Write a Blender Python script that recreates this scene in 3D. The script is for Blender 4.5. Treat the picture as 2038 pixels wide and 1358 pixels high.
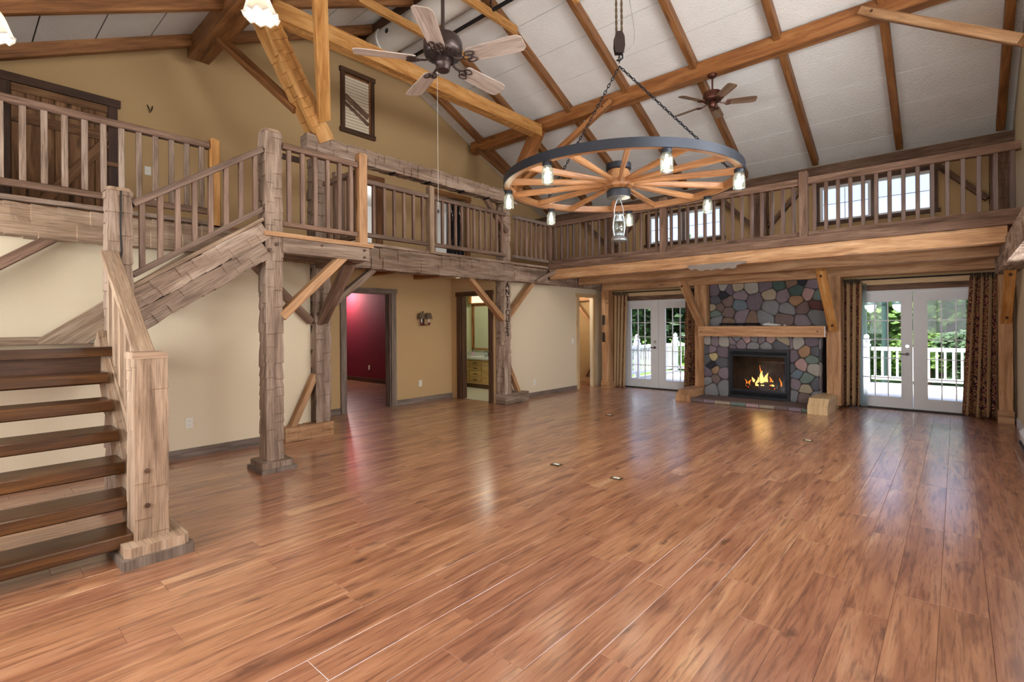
import bpy, math, random
from mathutils import Vector, Matrix, noise

# ------------------------------------------------------------------ camera, world, lights, exposure
SC = bpy.context.scene
COL = SC.collection
for _o in list(bpy.data.objects):
    bpy.data.objects.remove(_o)
YAW, ROLL = math.radians(41.566), math.radians(-0.408)
_s, _c = math.sin(YAW), math.cos(YAW)
_fwd = Vector((-_s, _c, 0)); _r0 = Vector((_c, _s, 0)); _u0 = Vector((0, 0, 1))
_r = math.cos(ROLL) * _r0 + math.sin(ROLL) * _u0
_u = -math.sin(ROLL) * _r0 + math.cos(ROLL) * _u0
cam_data = bpy.data.cameras.new('camera')
cam_data.sensor_fit = 'HORIZONTAL'; cam_data.sensor_width = 36
cam_data.lens = 36 * 997.4 / 2038
cam_data.shift_y = -32.0 / 2038
cam_data.clip_start = 0.05; cam_data.clip_end = 300
camera = bpy.data.objects.new('camera', cam_data); COL.objects.link(camera)
camera.matrix_world = Matrix(((_r.x, _u.x, -_fwd.x, 0), (_r.y, _u.y, -_fwd.y, 0), (_r.z, _u.z, -_fwd.z, 1.46), (0, 0, 0, 1)))
SC.camera = camera

SC.view_settings.view_transform = 'Standard'
SC.view_settings.look = 'None'
SC.view_settings.exposure = 0.0
SC.view_settings.gamma = 1.0
SC.view_settings.use_curve_mapping = False
SC.cycles.use_denoising = True
SC.cycles.max_bounces = 5
SC.cycles.diffuse_bounces = 3
SC.cycles.glossy_bounces = 2
SC.cycles.transparent_max_bounces = 8
SC.cycles.sample_clamp_indirect = 4.0
SC.cycles.adaptive_threshold = 0.06
SC.cycles.adaptive_min_samples = 16
SC.cycles.caustics_reflective = False
SC.cycles.caustics_refractive = False

world = bpy.data.worlds.new('overcast_sky'); SC.world = world
world.use_nodes = True
_nt = world.node_tree; _nt.nodes.clear()
_out = _nt.nodes.new('ShaderNodeOutputWorld'); _bg = _nt.nodes.new('ShaderNodeBackground')
_tc = _nt.nodes.new('ShaderNodeTexCoord'); _sep = _nt.nodes.new('ShaderNodeSeparateXYZ'); _rp = _nt.nodes.new('ShaderNodeValToRGB')
_nt.links.new(_tc.outputs['Generated'], _sep.inputs[0]); _nt.links.new(_sep.outputs['Z'], _rp.inputs[0])
_rp.color_ramp.elements[0].position = 0.0; _rp.color_ramp.elements[0].color = (0.50, 0.55, 0.64, 1)
_rp.color_ramp.elements[1].position = 0.2; _rp.color_ramp.elements[1].color = (0.185, 0.245, 0.40, 1)
_nt.links.new(_rp.outputs[0], _bg.inputs[0]); _bg.inputs[1].default_value = 5.0
_nt.links.new(_bg.outputs[0], _out.inputs[0])

def area_light(name, loc, target, sx, sy, power, color=(1, 1, 1)):
    d = bpy.data.lights.new(name, 'AREA'); d.shape = 'RECTANGLE'; d.size = sx; d.size_y = sy
    d.energy = power; d.color = color
    o = bpy.data.objects.new(name, d); COL.objects.link(o); o.location = loc
    o.rotation_euler = (Vector(target) - Vector(loc)).to_track_quat('-Z', 'Y').to_euler()
    return o
_sd = bpy.data.lights.new('veiled_sun', 'SUN'); _sd.energy = 20.0; _sd.angle = math.radians(14); _sd.color = (1.0, .97, .92)
_so = bpy.data.objects.new('veiled_sun', _sd); COL.objects.link(_so); _so.location = (-10, -12, 25)
_so.rotation_euler = Vector((.28, .50, -.82)).to_track_quat('-Z', 'Y').to_euler()
FILL_TINT = (0.93, 0.97, 1.0)
# fill lights added outside made-up, unseen windows of the right-hand and front walls
RW_WIN = ((1.5, 3.1), (3.9, 5.5), (6.1, 7.7))          # y ranges of the windows added to the right wall
FW_WIN = ((-5.9, -4.3), (-3.6, -2.0), (-1.3, 0.3))     # x ranges of the windows added to the front wall
for a, b in RW_WIN:
    area_light('added_fill_right', (0.80, (a + b) / 2, 1.65), (-3, (a + b) / 2, 1.75), b - a, 1.3, 48, FILL_TINT)
for a, b in FW_WIN:
    area_light('added_fill_front', ((a + b) / 2, -1.76, 1.7), ((a + b) / 2, 3, 2.0), b - a, 1.4, 105, FILL_TINT)
GW_WIN = ((2.5, 4.1), (4.7, 6.3))                      # upper windows added to the right gable, unseen, for ceiling fill
for a, b in GW_WIN:
    area_light('added_fill_gable', (0.80, (a + b) / 2, 3.85), (-3, (a + b) / 2, 4.7), b - a, 1.4, 118, FILL_TINT)  # added fill, aimed upward to brighten the ceiling

# ------------------------------------------------------------------ mesh builder
def H(*k):
    h = 2166136261
    for x in k:
        h = ((h ^ (int(x * 7919) & 0xffffffff)) * 16777619) & 0xffffffff
        h ^= h >> 13
    h = (h * 2654435761) & 0xffffffff
    return ((h >> 8) & 0xffff) / 65535.0

class MB:
    def __init__(self):
        self.v = []; self.f = []; self.uv = []
    def face(self, idx, uvs=None):
        self.f.append(tuple(idx)); self.uv.append(uvs)
    def poly(self, pts, uvs=None):
        n = len(self.v); self.v += [tuple(p) for p in pts]
        self.face(range(n, n + len(pts)), uvs); return self
    def box(self, x0, x1, y0, y1, z0, z1, ax=None):
        lo = (min(x0, x1), min(y0, y1), min(z0, z1)); hi = (max(x0, x1), max(y0, y1), max(z0, z1))
        d = [hi[i] - lo[i] for i in range(3)]
        if ax is None: ax = d.index(max(d))
        n = len(self.v)
        P = [(a, b, c) for a in (lo[0], hi[0]) for b in (lo[1], hi[1]) for c in (lo[2], hi[2])]
        self.v += P
        for q in ((0, 1, 3, 2), (4, 6, 7, 5), (0, 4, 5, 1), (2, 3, 7, 6), (0, 2, 6, 4), (1, 5, 7, 3)):
            pts = [P[i] for i in q]
            fa = [i for i in range(3) if abs(pts[0][i] - pts[1][i]) + abs(pts[1][i] - pts[2][i]) > 1e-9]
            u = ax if ax in fa else fa[0]
            w = [i for i in range(3) if i != u and (i in fa)]
            w = w[0] if w else u
            self.face([n + i for i in q], [(p[u], p[w] + 0.37 * u) for p in pts])
        return self
    def beam(self, p0, p1, w, h, up=(0, 0, 1), ch=0.006, hew=0.0, seed=0, fl=0.13, taper=None, ncol=2):
        """bar from p0 to p1, w across, h along up; chamfered; hew = depth of axe facets"""
        p0, p1 = Vector(p0), Vector(p1); d = p1 - p0; L = d.length; d.normalize()
        up = Vector(up); side = up.cross(d)
        if side.length < 1e-6: side = Vector((0, 1, 0)).cross(d)
        side.normalize(); up = d.cross(side).normalized()
        if hew:
            nc = 5
            sec = []
            cs = [(-w / 2, -h / 2), (w / 2, -h / 2), (w / 2, h / 2), (-w / 2, h / 2)]
            nr = [(0, -1), (1, 0), (0, 1), (-1, 0)]
            for k in range(4):
                a, b = cs[k], cs[(k + 1) % 4]
                for j in range(nc):
                    t = j / nc
                    sec.append((a[0] + (b[0] - a[0]) * t, a[1] + (b[1] - a[1]) * t, k, t, nr[k] if j else ((nr[k][0] + nr[k - 1][0]) * .7, (nr[k][1] + nr[k - 1][1]) * .7)))
            brk = {}
            for k in range(4):
                for c in range(ncol):
                    s = -fl * H(seed, k, c); L0 = [s]
                    while s < L + fl:
                        s += fl * (0.55 + 0.9 * H(seed, k, c, len(L0))); L0.append(s)
                    brk[k, c] = L0
            def disp(k, t, s):
                c = min(ncol - 1, int(t * ncol)); b = brk[k, c]
                for i in range(len(b) - 1):
                    if b[i] <= s < b[i + 1]:
                        fr = (s - b[i]) / (b[i + 1] - b[i])
                        g = H(seed + 3, k, c, i)
                        return 0 if g < .42 else hew * fr * (0.3 + g)
                return 0
            m = len(sec); n0 = len(self.v)
            per = 2 * (w + h)
            ss = {round(L * i / max(2, int(L / .07)), 4) for i in range(max(2, int(L / .07)) + 1)}
            for b in brk.values():
                for q in b:
                    for e in (-.0015, .0035):
                        if .004 < q + e < L - .004: ss.add(round(q + e, 4))
            ss = sorted(ss); na = len(ss) - 1
            for s in ss:
                for (a, b, k, t, nrm) in sec:
                    dd = disp(k, t, s) + hew * 0.8 * (noise.noise(Vector((s * 3.1 + seed * 7.7, k * 3 + t, seed))) + 0.2)
                    if t == 0: dd = .55 * (dd + disp((k - 1) % 4, 0.99, s)) + hew * .2
                    q = p0 + d * s + side * (a - nrm[0] * dd) + up * (b - nrm[1] * dd)
                    self.v.append(tuple(q))
            for i in range(na):
                for j in range(m):
                    j2 = (j + 1) % m
                    a = n0 + i * m + j; b = n0 + i * m + j2
                    u0, u1 = ss[i], ss[i + 1]; v0, v1 = per * j / m, per * (j + 1) / m
                    self.face((a, b, b + m, a + m), ((u0, v0), (u0, v1), (u1, v1), (u1, v0)))
            for base, rev in ((n0, True), (n0 + na * m, False)):
                ids = [base + j for j in range(m)]
                if rev: ids.reverse()
                self.face(ids, [((self.v[i][0] + self.v[i][1]) * .2, self.v[i][2] * .2) for i in ids])
            return self
        ch = min(ch, w * .3, h * .3)
        w1, h1 = (w, h) if taper is None else (w * taper, h * taper)
        def ring(w, h):
            a, b = w / 2, h / 2
            return [(-a + ch, -b), (a - ch, -b), (a, -b + ch), (a, b - ch), (a - ch, b), (-a + ch, b), (-a, b - ch), (-a, -b + ch)]
        n0 = len(self.v); per = 0; vs = []
        R0, R1 = ring(w, h), ring(w1, h1)
        for i in range(8):
            vs.append(per); q, q2 = R0[i], R0[(i + 1) % 8]; per += math.hypot(q[0] - q2[0], q[1] - q2[1])
        vs.append(per)
        for c0, R in ((p0, R0), (p1, R1)):
            for a, b in R: self.v.append(tuple(c0 + side * a + up * b))
        for i in range(8):
            j = (i + 1) % 8
            self.face((n0 + i, n0 + j, n0 + 8 + j, n0 + 8 + i), ((0, vs[i]), (0, vs[i + 1]), (L, vs[i + 1]), (L, vs[i])))
        self.face([n0 + 7 - i for i in range(8)], [(R0[7 - i][0] * .3, R0[7 - i][1]) for i in range(8)])
        self.face([n0 + 8 + i for i in range(8)], [(R1[i][0] * .3, R1[i][1]) for i in range(8)])
        return self
    def tube(self, pts, r, seg=8, closed=False, cap=True):
        pts = [Vector(p) for p in pts]; n0 = len(self.v); N = len(pts)
        rr = r if hasattr(r, '__len__') else [r] * N
        prev = None; acc = 0
        for i, p in enumerate(pts):
            if closed: d = pts[(i + 1) % N] - pts[i - 1]
            else: d = pts[min(i + 1, N - 1)] - pts[max(i - 1, 0)]
            d.normalize()
            if prev is None:
                a = d.orthogonal().normalized()
            else:
                a = (prev - d * prev.dot(d)); a = a.normalized() if a.length > 1e-6 else d.orthogonal().normalized()
            prev = a; b = d.cross(a)
            for k in range(seg):
                t = 2 * math.pi * k / seg
                self.v.append(tuple(p + (a * math.cos(t) + b * math.sin(t)) * rr[i]))
        M = N if closed else N - 1
        for i in range(M):
            L = (pts[(i + 1) % N] - pts[i]).length; i2 = (i + 1) % N
            for k in range(seg):
                k2 = (k + 1) % seg
                self.face((n0 + i * seg + k, n0 + i * seg + k2, n0 + i2 * seg + k2, n0 + i2 * seg + k),
                          ((acc, k * .03), (acc, k * .03 + .03), (acc + L, k * .03 + .03), (acc + L, k * .03)))
            acc += L
        if cap and not closed:
            self.face([n0 + seg - 1 - k for k in range(seg)]); self.face([n0 + (N - 1) * seg + k for k in range(seg)])
        return self
    def lathe(self, prof, c=(0, 0, 0), seg=24, ax='Z', sy=1.0, cap=True):
        """prof = [(radius, height)] turned about the axis through c"""
        n0 = len(self.v)
        for (r, h) in prof:
            for k in range(seg):
                t = 2 * math.pi * k / seg; a, b = r * math.cos(t), r * math.sin(t) * sy
                p = (a, b, h) if ax == 'Z' else ((h, a, b) if ax == 'X' else (b, h, a))
                self.v.append((p[0] + c[0], p[1] + c[1], p[2] + c[2]))
        for i in range(len(prof) - 1):
            for k in range(seg):
                k2 = (k + 1) % seg
                self.face((n0 + i * seg + k, n0 + i * seg + k2, n0 + (i + 1) * seg + k2, n0 + (i + 1) * seg + k),
                          ((i * .1, k / seg), (i * .1, (k + 1) / seg), (i * .1 + .1, (k + 1) / seg), (i * .1 + .1, k / seg)))
        if cap:
            if prof[0][0] > 1e-5: self.face([n0 + seg - 1 - k for k in range(seg)])
            if prof[-1][0] > 1e-5: self.face([n0 + (len(prof) - 1) * seg + k for k in range(seg)])
        return self
    def prism(self, poly, fn, t0, t1):
        """2-D outline (a,b) extruded from t0 to t1; fn(a,b,t) -> point"""
        n0 = len(self.v); m = len(poly)
        for t in (t0, t1):
            for a, b in poly: self.v.append(tuple(fn(a, b, t)))
        self.face([n0 + m - 1 - i for i in range(m)], [(poly[m - 1 - i][0], poly[m - 1 - i][1]) for i in range(m)])
        self.face([n0 + m + i for i in range(m)], [(poly[i][0], poly[i][1]) for i in range(m)])
        for i in range(m):
            j = (i + 1) % m
            self.face((n0 + i, n0 + j, n0 + m + j, n0 + m + i), ((poly[i][0], 0), (poly[j][0], 0), (poly[j][0], .1), (poly[i][0], .1)))
        return self
    def sphere(self, c, r, sx=1, sy=1, sz=1, seg=12, rings=8):
        prof = [(max(1e-6, r * math.sin(math.pi * i / rings)), -r * math.cos(math.pi * i / rings)) for i in range(rings + 1)]
        n = len(self.v); self.lathe(prof, (0, 0, 0), seg, cap=False)
        for i in range(n, len(self.v)):
            x, y, z = self.v[i]; self.v[i] = (x * sx + c[0], y * sy + c[1], z * sz + c[2])
        return self
    def bounds(self):
        return [(min(p[i] for p in self.v), max(p[i] for p in self.v)) for i in range(3)]

def to_mesh(name, mb, mat, off=(0, 0, 0), smooth=False):
    me = bpy.data.meshes.new(name)
    me.from_pydata([(p[0] - off[0], p[1] - off[1], p[2] - off[2]) for p in mb.v], [], mb.f)
    uvl = me.uv_layers.new(name='UVMap'); li = 0; data = uvl.data
    for fi, f in enumerate(mb.f):
        uv = mb.uv[fi]
        for k in range(len(f)):
            if uv: data[li].uv = uv[k]
            else:
                p = mb.v[f[k]]; data[li].uv = (p[0] + p[1], p[2])
            li += 1
    me.materials.append(M[mat])
    if smooth:
        for p in me.polygons: p.use_smooth = True
        if smooth != 'all':
            me.set_sharp_from_angle(angle=math.radians(38))
    me.update()
    return me
BASE = {}
def root(name, label, cat, loc=(0, 0, 0), group=None):
    o = bpy.data.objects.new(name, None); COL.objects.link(o); o.location = loc; o.empty_display_size = .1
    o['label'] = label; o['category'] = cat
    if group: o['group'] = group
    BASE[o.name] = Vector(loc)
    return o
def part(name, mb, mat, parent, label=None, smooth=False):
    b = BASE[parent.name]
    o = bpy.data.objects.new(name, to_mesh(name, mb, mat, b, smooth)); COL.objects.link(o); o.parent = parent
    BASE[o.name] = b
    if label: o['label'] = label
    return o
def inst(name, me, parent, loc, rot=None, scale=None):
    """shared mesh placed at a world point under parent"""
    o = bpy.data.objects.new(name, me); COL.objects.link(o); o.parent = parent
    o.location = Vector(loc) - BASE[parent.name]
    if rot: o.rotation_euler = rot
    if scale: o.scale = scale
    return o
def solo(name, mb, mat, label, cat, group=None, smooth=False):
    bb = mb.bounds(); b = ((bb[0][0] + bb[0][1]) / 2, (bb[1][0] + bb[1][1]) / 2, bb[2][0])
    o = bpy.data.objects.new(name, to_mesh(name, mb, mat, b, smooth)); COL.objects.link(o); o.location = b
    BASE[o.name] = Vector(b)
    o['label'] = label; o['category'] = cat
    if group: o['group'] = group
    return o
def struct(name, mb, mat, label=None, smooth=False):
    o = bpy.data.objects.new(name, to_mesh(name, mb, mat, (0, 0, 0), smooth)); COL.objects.link(o)
    o['kind'] = 'structure'; BASE[o.name] = Vector((0, 0, 0))
    o['label'] = label or name.replace('_', ' '); o['category'] = name.split('_')[0]
    return o

# ------------------------------------------------------------------ materials
M = {}
def lin(c):
    return tuple(((x / 255) / 12.92 if x / 255 <= 0.04045 else ((x / 255 + 0.055) / 1.055) ** 2.4) for x in c)
class NT:
    def __init__(self, name):
        m = bpy.data.materials.new(name); m.use_nodes = True; M[name] = m
        self.t = m.node_tree; self.t.nodes.clear()
        self.out = self.n('ShaderNodeOutputMaterial')
    def n(self, t, **kw):
        x = self.t.nodes.new(t)
        for k, v in kw.items(): setattr(x, k, v)
        return x
    def l(self, a, b): self.t.links.new(a, b)
    def val(self, sock, v):
        sock.default_value = v
    def math(self, op, a, b=None, clamp=False):
        x = self.n('ShaderNodeMath', operation=op, use_clamp=clamp)
        for i, q in enumerate((a, b)):
            if q is None: continue
            if isinstance(q, (int, float)): x.inputs[i].default_value = q
            else: self.l(q, x.inputs[i])
        return x.outputs[0]
    def ramp(self, fac, stops):
        x = self.n('ShaderNodeValToRGB'); e = x.color_ramp.elements
        while len(e) < len(stops): e.new(0.5)
        for i, (p, c) in enumerate(stops):
            e[i].position = p; e[i].color = (*c, 1) if len(c) == 3 else c
        self.l(fac, x.inputs[0]); return x.outputs[0]
    def mix(self, fac, a, b, mode='MIX'):
        x = self.n('ShaderNodeMix', data_type='RGBA', blend_type=mode)
        for s, q in ((x.inputs[0], fac), (x.inputs[6], a), (x.inputs[7], b)):
            if isinstance(q, (int, float)): s.default_value = q
            elif isinstance(q, tuple): s.default_value = (*q, 1) if len(q) == 3 else q
            else: self.l(q, s)
        return x.outputs[2]
    def noise(self, vec, scale=1, detail=4, rough=.55, dist=0):
        x = self.n('ShaderNodeTexNoise'); x.inputs['Scale'].default_value = scale; x.inputs['Detail'].default_value = detail
        x.inputs['Roughness'].default_value = rough; x.inputs['Distortion'].default_value = dist
        if vec is not None: self.l(vec, x.inputs['Vector'])
        return x.outputs[0]
    def vmul(self, vec, v):
        x = self.n('ShaderNodeVectorMath', operation='MULTIPLY'); self.l(vec, x.inputs[0]); x.inputs[1].default_value = v
        return x.outputs[0]
    def vadd(self, vec, b):
        x = self.n('ShaderNodeVectorMath', operation='ADD'); self.l(vec, x.inputs[0]); self.l(b, x.inputs[1])
        return x.outputs[0]
    def uv_rand(self):
        uv = self.n('ShaderNodeUVMap').outputs[0]; oi = self.n('ShaderNodeObjectInfo'); r = oi.outputs['Random']
        c = self.n('ShaderNodeCombineXYZ'); self.l(self.math('MULTIPLY', r, 53.7), c.inputs[0]); self.l(self.math('MULTIPLY', r, 17.3), c.inputs[1])
        return self.vadd(uv, c.outputs[0]), r
    def bsdf(self, col, rough=.6, spec=.4, bump=None, bs=.3, bd=.01, metal=0, coat=0, crough=.15):
        b = self.n('ShaderNodeBsdfPrincipled')
        if isinstance(col, tuple): b.inputs['Base Color'].default_value = (*col, 1)
        else: self.l(col, b.inputs['Base Color'])
        if isinstance(rough, (int, float)): b.inputs['Roughness'].default_value = rough
        else: self.l(rough, b.inputs['Roughness'])
        b.inputs['Specular IOR Level'].default_value = spec; b.inputs['Metallic'].default_value = metal
        b.inputs['Coat Weight'].default_value = coat; b.inputs['Coat Roughness'].default_value = crough
        if bump is not None:
            bn = self.n('ShaderNodeBump'); bn.inputs['Strength'].default_value = bs; bn.inputs['Distance'].default_value = bd
            self.l(bump, bn.inputs['Height']); self.l(bn.outputs[0], b.inputs['Normal'])
        self.l(b.outputs[0], self.out.inputs[0]); return b

def wood(name, dark, mid, light, rough=.6, spec=.3, gx=1.2, gy=11, knots=.5, fib=.35, bs=.35, var=.25, coat=0):
    t = NT(name); vec, r = t.uv_rand()
    n1 = t.noise(t.vmul(vec, (gx, gy, 1)), 1, 6, .62, .6)
    n2 = t.noise(t.vmul(vec, (gx * 3, gy * 9, 1)), 1, 3, .6)
    c = t.ramp(n1, [(.28, lin(dark)), (.5, lin(mid)), (.72, lin(light))])
    c = t.mix(t.math('MULTIPLY', t.ramp(n2, [(.36, (1, 1, 1)), (.52, (0, 0, 0))]), fib), c, lin(tuple(x * .62 for x in dark)))
    if knots:
        v = t.n('ShaderNodeTexVoronoi'); v.inputs['Scale'].default_value = 1
        t.l(t.vmul(vec, (1.1, 4.3, 1)), v.inputs['Vector'])
        k = t.ramp(v.outputs[0], [(.05, (1, 1, 1)), (.13, (0, 0, 0))])
        c = t.mix(t.math('MULTIPLY', k, knots), c, lin(tuple(x * .42 for x in dark)))
    hs = t.n('ShaderNodeHueSaturation'); t.l(t.math('ADD', t.math('MULTIPLY', r, var), 1 - var / 2), hs.inputs['Value']); t.l(c, hs.inputs['Color'])
    t.bsdf(hs.outputs[0], rough, spec, t.math('ADD', n1, t.math('MULTIPLY', n2, .6)), bs, .006, coat=coat)
def plain(name, c, rough=.6, spec=.4, metal=0, nz=0, ns=60, bs=.2, coat=0):
    t = NT(name)
    if nz:
        tc = t.n('ShaderNodeTexCoord').outputs['Object']; n = t.noise(tc, ns, 4)
        col = t.mix(n, tuple(x * (1 - nz) for x in lin(c)), tuple(min(1, x * (1 + nz)) for x in lin(c)))
        t.bsdf(col, rough, spec, n, bs, .004, metal, coat)
    else: t.bsdf(lin(c), rough, spec, None, metal=metal, coat=coat)
def emit(name, c, s):
    t = NT(name); e = t.n('ShaderNodeEmission'); e.inputs[0].default_value = (*lin(c), 1); e.inputs[1].default_value = s; t.l(e.outputs[0], t.out.inputs[0]); M[name].cycles.emission_sampling = 'NONE'
def glass(name, tint=(1, 1, 1), refl=.12, rough=.02):
    t = NT(name); a = t.n('ShaderNodeBsdfTransparent'); a.inputs[0].default_value = (*tint, 1)
    g = t.n('ShaderNodeBsdfGlossy'); g.inputs['Roughness'].default_value = rough
    lw = t.n('ShaderNodeLayerWeight'); lw.inputs[0].default_value = .35
    f = t.math('ADD', t.math('MULTIPLY', lw.outputs[1], refl * 2.5), refl * .3, True)
    m = t.n('ShaderNodeMixShader'); t.l(f, m.inputs[0]); t.l(a.outputs[0], m.inputs[1]); t.l(g.outputs[0], m.inputs[2]); t.l(m.outputs[0], t.out.inputs[0])

wood('rafter_wood', (92, 54, 26), (136, 88, 48), (166, 114, 68), .5, .4, knots=.4)
wood('purlin_wood', (110, 62, 26), (158, 100, 52), (186, 130, 78), .5, .4)
wood('beam_wood', (134, 92, 58), (182, 136, 94), (208, 168, 126), .6)
wood('honey_wood', (150, 96, 44), (194, 138, 76), (216, 168, 108), .55)
wood('hewn_wood', (100, 80, 66), (148, 124, 105), (184, 162, 142), .75, .2, knots=.6, fib=.5, bs=.6)
wood('hewn_brown', (82, 60, 46), (120, 92, 74), (150, 120, 100), .75, .2, knots=.6, fib=.5, bs=.6)
wood('newel_wood', (116, 92, 72), (164, 136, 110), (194, 168, 142), .7, .25, knots=.6, fib=.45, bs=.5)
wood('rail_wood', (82, 62, 50), (118, 94, 78), (146, 122, 104), .6, .3, knots=.1)
wood('baluster_wood', (90, 66, 50), (126, 98, 80), (150, 122, 102), .6, .35, knots=.05)
wood('dark_baluster', (70, 48, 36), (100, 74, 58), (122, 94, 76), .4, .5, knots=.05)
wood('dark_trim', (54, 34, 22), (84, 56, 38), (108, 76, 54), .55, .35, knots=.15)
wood('grey_trim', (92, 78, 66), (126, 108, 94), (150, 134, 120), .6, .3, knots=.2)
wood('tread_wood', (44, 24, 8), (78, 46, 18), (110, 70, 32), .3, .5, knots=.2, coat=.3)
wood('pine_cabinet', (176, 138, 84), (206, 170, 112), (222, 192, 140), .45, .4, knots=.5)
wood('pine_light', (186, 150, 104), (212, 178, 130), (226, 198, 156), .5, .35)
wood('plank_door', (84, 56, 34), (130, 92, 60), (164, 122, 84), .65, .25, knots=.7)
wood('blade_wood', (150, 132, 118), (182, 164, 150), (204, 190, 178), .45, .4, knots=.3, fib=.5)
wood('blade_brown', (110, 84, 66), (142, 112, 92), (164, 136, 116), .45, .4, knots=.2)
wood('wheel_wood', (124, 78, 44), (176, 122, 76), (200, 150, 104), .4, .45, knots=.2)
wood('deck_wood', (150, 146, 140), (190, 186, 180), (214, 210, 206), .6, .3, knots=.1)
wood('log_wood', (30, 20, 14), (62, 42, 28), (96, 66, 44), .85, .1)

def floor_mat():
    t = NT('floor_plank'); vec, r = t.uv_rand()
    n1 = t.noise(t.vmul(vec, (.9, 7, 1)), 1, 6, .6, 1.2)
    n2 = t.noise(t.vmul(vec, (3.0, 52, 1)), 1, 4, .65, .4)
    n3 = t.noise(t.vmul(vec, (1.7, 9, 1)), 1, 3, .5, .8)
    c = t.ramp(n1, [(.22, lin((112, 68, 46))), (.42, lin((158, 104, 72))), (.56, lin((182, 126, 90))), (.78, lin((208, 162, 120)))])
    c = t.mix(t.math('MULTIPLY', t.ramp(n2, [(.36, (1, 1, 1)), (.5, (0, 0, 0))]), .6), c, lin((96, 56, 40)))
    c = t.mix(t.math('MULTIPLY', t.ramp(n3, [(.60, (0, 0, 0)), (.72, (1, 1, 1))]), .6), c, lin((92, 52, 40)))
    v = t.n('ShaderNodeTexVoronoi'); v.inputs['Scale'].default_value = 1
    dv = t.n('ShaderNodeVectorMath', operation='ADD'); t.l(t.vmul(vec, (1.9, 5.2, 1)), dv.inputs[0])
    nn = t.n('ShaderNodeTexNoise'); nn.inputs['Scale'].default_value = 14; t.l(vec, nn.inputs['Vector'])
    t.l(t.vmul(nn.outputs['Color'], (.22, .3, 0)), dv.inputs[1]); t.l(dv.outputs[0], v.inputs['Vector'])
    k = t.ramp(v.outputs[0], [(.03, (1, 1, 1)), (.17, (0, 0, 0))])
    c = t.mix(t.math('MULTIPLY', k, .7), c, lin((62, 36, 30)))
    hs = t.n('ShaderNodeHueSaturation'); t.l(t.math('ADD', t.math('MULTIPLY', r, .18), .90), hs.inputs['Value'])
    t.l(t.math('ADD', t.math('MULTIPLY', r, .008), .496), hs.inputs['Hue']); t.l(c, hs.inputs['Color'])
    fb = t.bsdf(hs.outputs[0], .45, .25, coat=1.0, crough=.21); fb.inputs['Coat IOR'].default_value = 2.0
floor_mat()
plain('wall_paint', (192, 158, 112), .85, .2, nz=.05, ns=90, bs=.12)
plain('wall_cream', (222, 204, 172), .85, .2, nz=.04, ns=90, bs=.1)
plain('wall_red', (118, 34, 48), .8, .25, nz=.05, ns=80, bs=.1)
plain('wall_green', (214, 214, 180), .8, .25, nz=.04, ns=80, bs=.1)
plain('wall_white', (226, 226, 222), .8, .25)
def ceil_mat():
    t = NT('ceiling_panel'); tc = t.n('ShaderNodeTexCoord').outputs['Object']
    n = t.noise(tc, 34, 5, .6); n2 = t.noise(tc, 3, 2)
    c = t.mix(n2, lin((222, 217, 208)), lin((236, 232, 225)))
    t.bsdf(c, .8, .2, n, .8, .016)
ceil_mat()
plain('roof_deck', (120, 104, 84), .9, .1)
plain('door_white', (214, 212, 210), .35, .4, nz=.03, ns=12, bs=.08)
plain('vinyl_white', (236, 236, 238), .4, .4)
plain('plastic_cream', (228, 222, 206), .4, .4)
plain('slot_dark', (40, 36, 32), .6, .3)
plain('iron_black', (34, 34, 38), .45, .5, metal=.6)
plain('iron_band', (48, 50, 56), .5, .5, metal=.5, nz=.15, ns=30)
plain('bronze', (72, 58, 54), .35, .5, metal=.7)
plain('bronze_red', (92, 52, 40), .35, .5, metal=.6)
plain('chrome', (190, 190, 192), .2, .5, metal=1)
plain('brass_plate', (110, 92, 60), .4, .5, metal=.7)
plain('hammered_tin', (180, 190, 192), .3, .5, metal=.9, nz=.3, ns=60, bs=.8)
plain('rope_brown', (92, 76, 58), .9, .1, nz=.3, ns=200, bs=.6)
plain('cord_grey', (150, 144, 132), .7, .2)
plain('duct_white', (226, 220, 208), .6, .3)
plain('black_paint', (24, 24, 26), .5, .4)
plain('firebox_black', (26, 27, 30), .5, .4)
plain('firebox_soot', (52, 44, 36), .9, .1, nz=.3, ns=20)
plain('mortar', (80, 73, 68), .95, .1, nz=.2, ns=40, bs=.6)
plain('lettering', (44, 38, 34), .8, .2)
plain('counter_marble', (206, 212, 206), .2, .5, nz=.08, ns=14, bs=.02)
plain('porcelain', (240, 240, 238), .15, .5)
plain('soap_pink', (206, 170, 190), .3, .5)
plain('bath_floor', (202, 196, 178), .5, .3, nz=.1, ns=5, bs=.02)
plain('towel_brown', (84, 66, 50), .95, .1, nz=.3, ns=60, bs=.6)
plain('shade_tan', (110, 92, 74), .9, .1, nz=.2, ns=80)
plain('paint_heart', (120, 40, 36), .5, .4)
plain('slat_cream', (232, 214, 184), .6, .3)
plain('drift_white', (206, 202, 194), .9, .1, nz=.2, ns=20)
plain('lawn_green', (92, 124, 56), .95, .1, nz=.3, ns=3, bs=.3)
plain('lamp_green', (40, 62, 56), .5, .4)
plain('bark', (78, 62, 48), .95, .1, nz=.3, ns=8)
plain('stage_grey', (128, 116, 106), .8, .2, nz=.2, ns=10)
glass('pane_glass', (1, 1, 1), .025)
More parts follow.
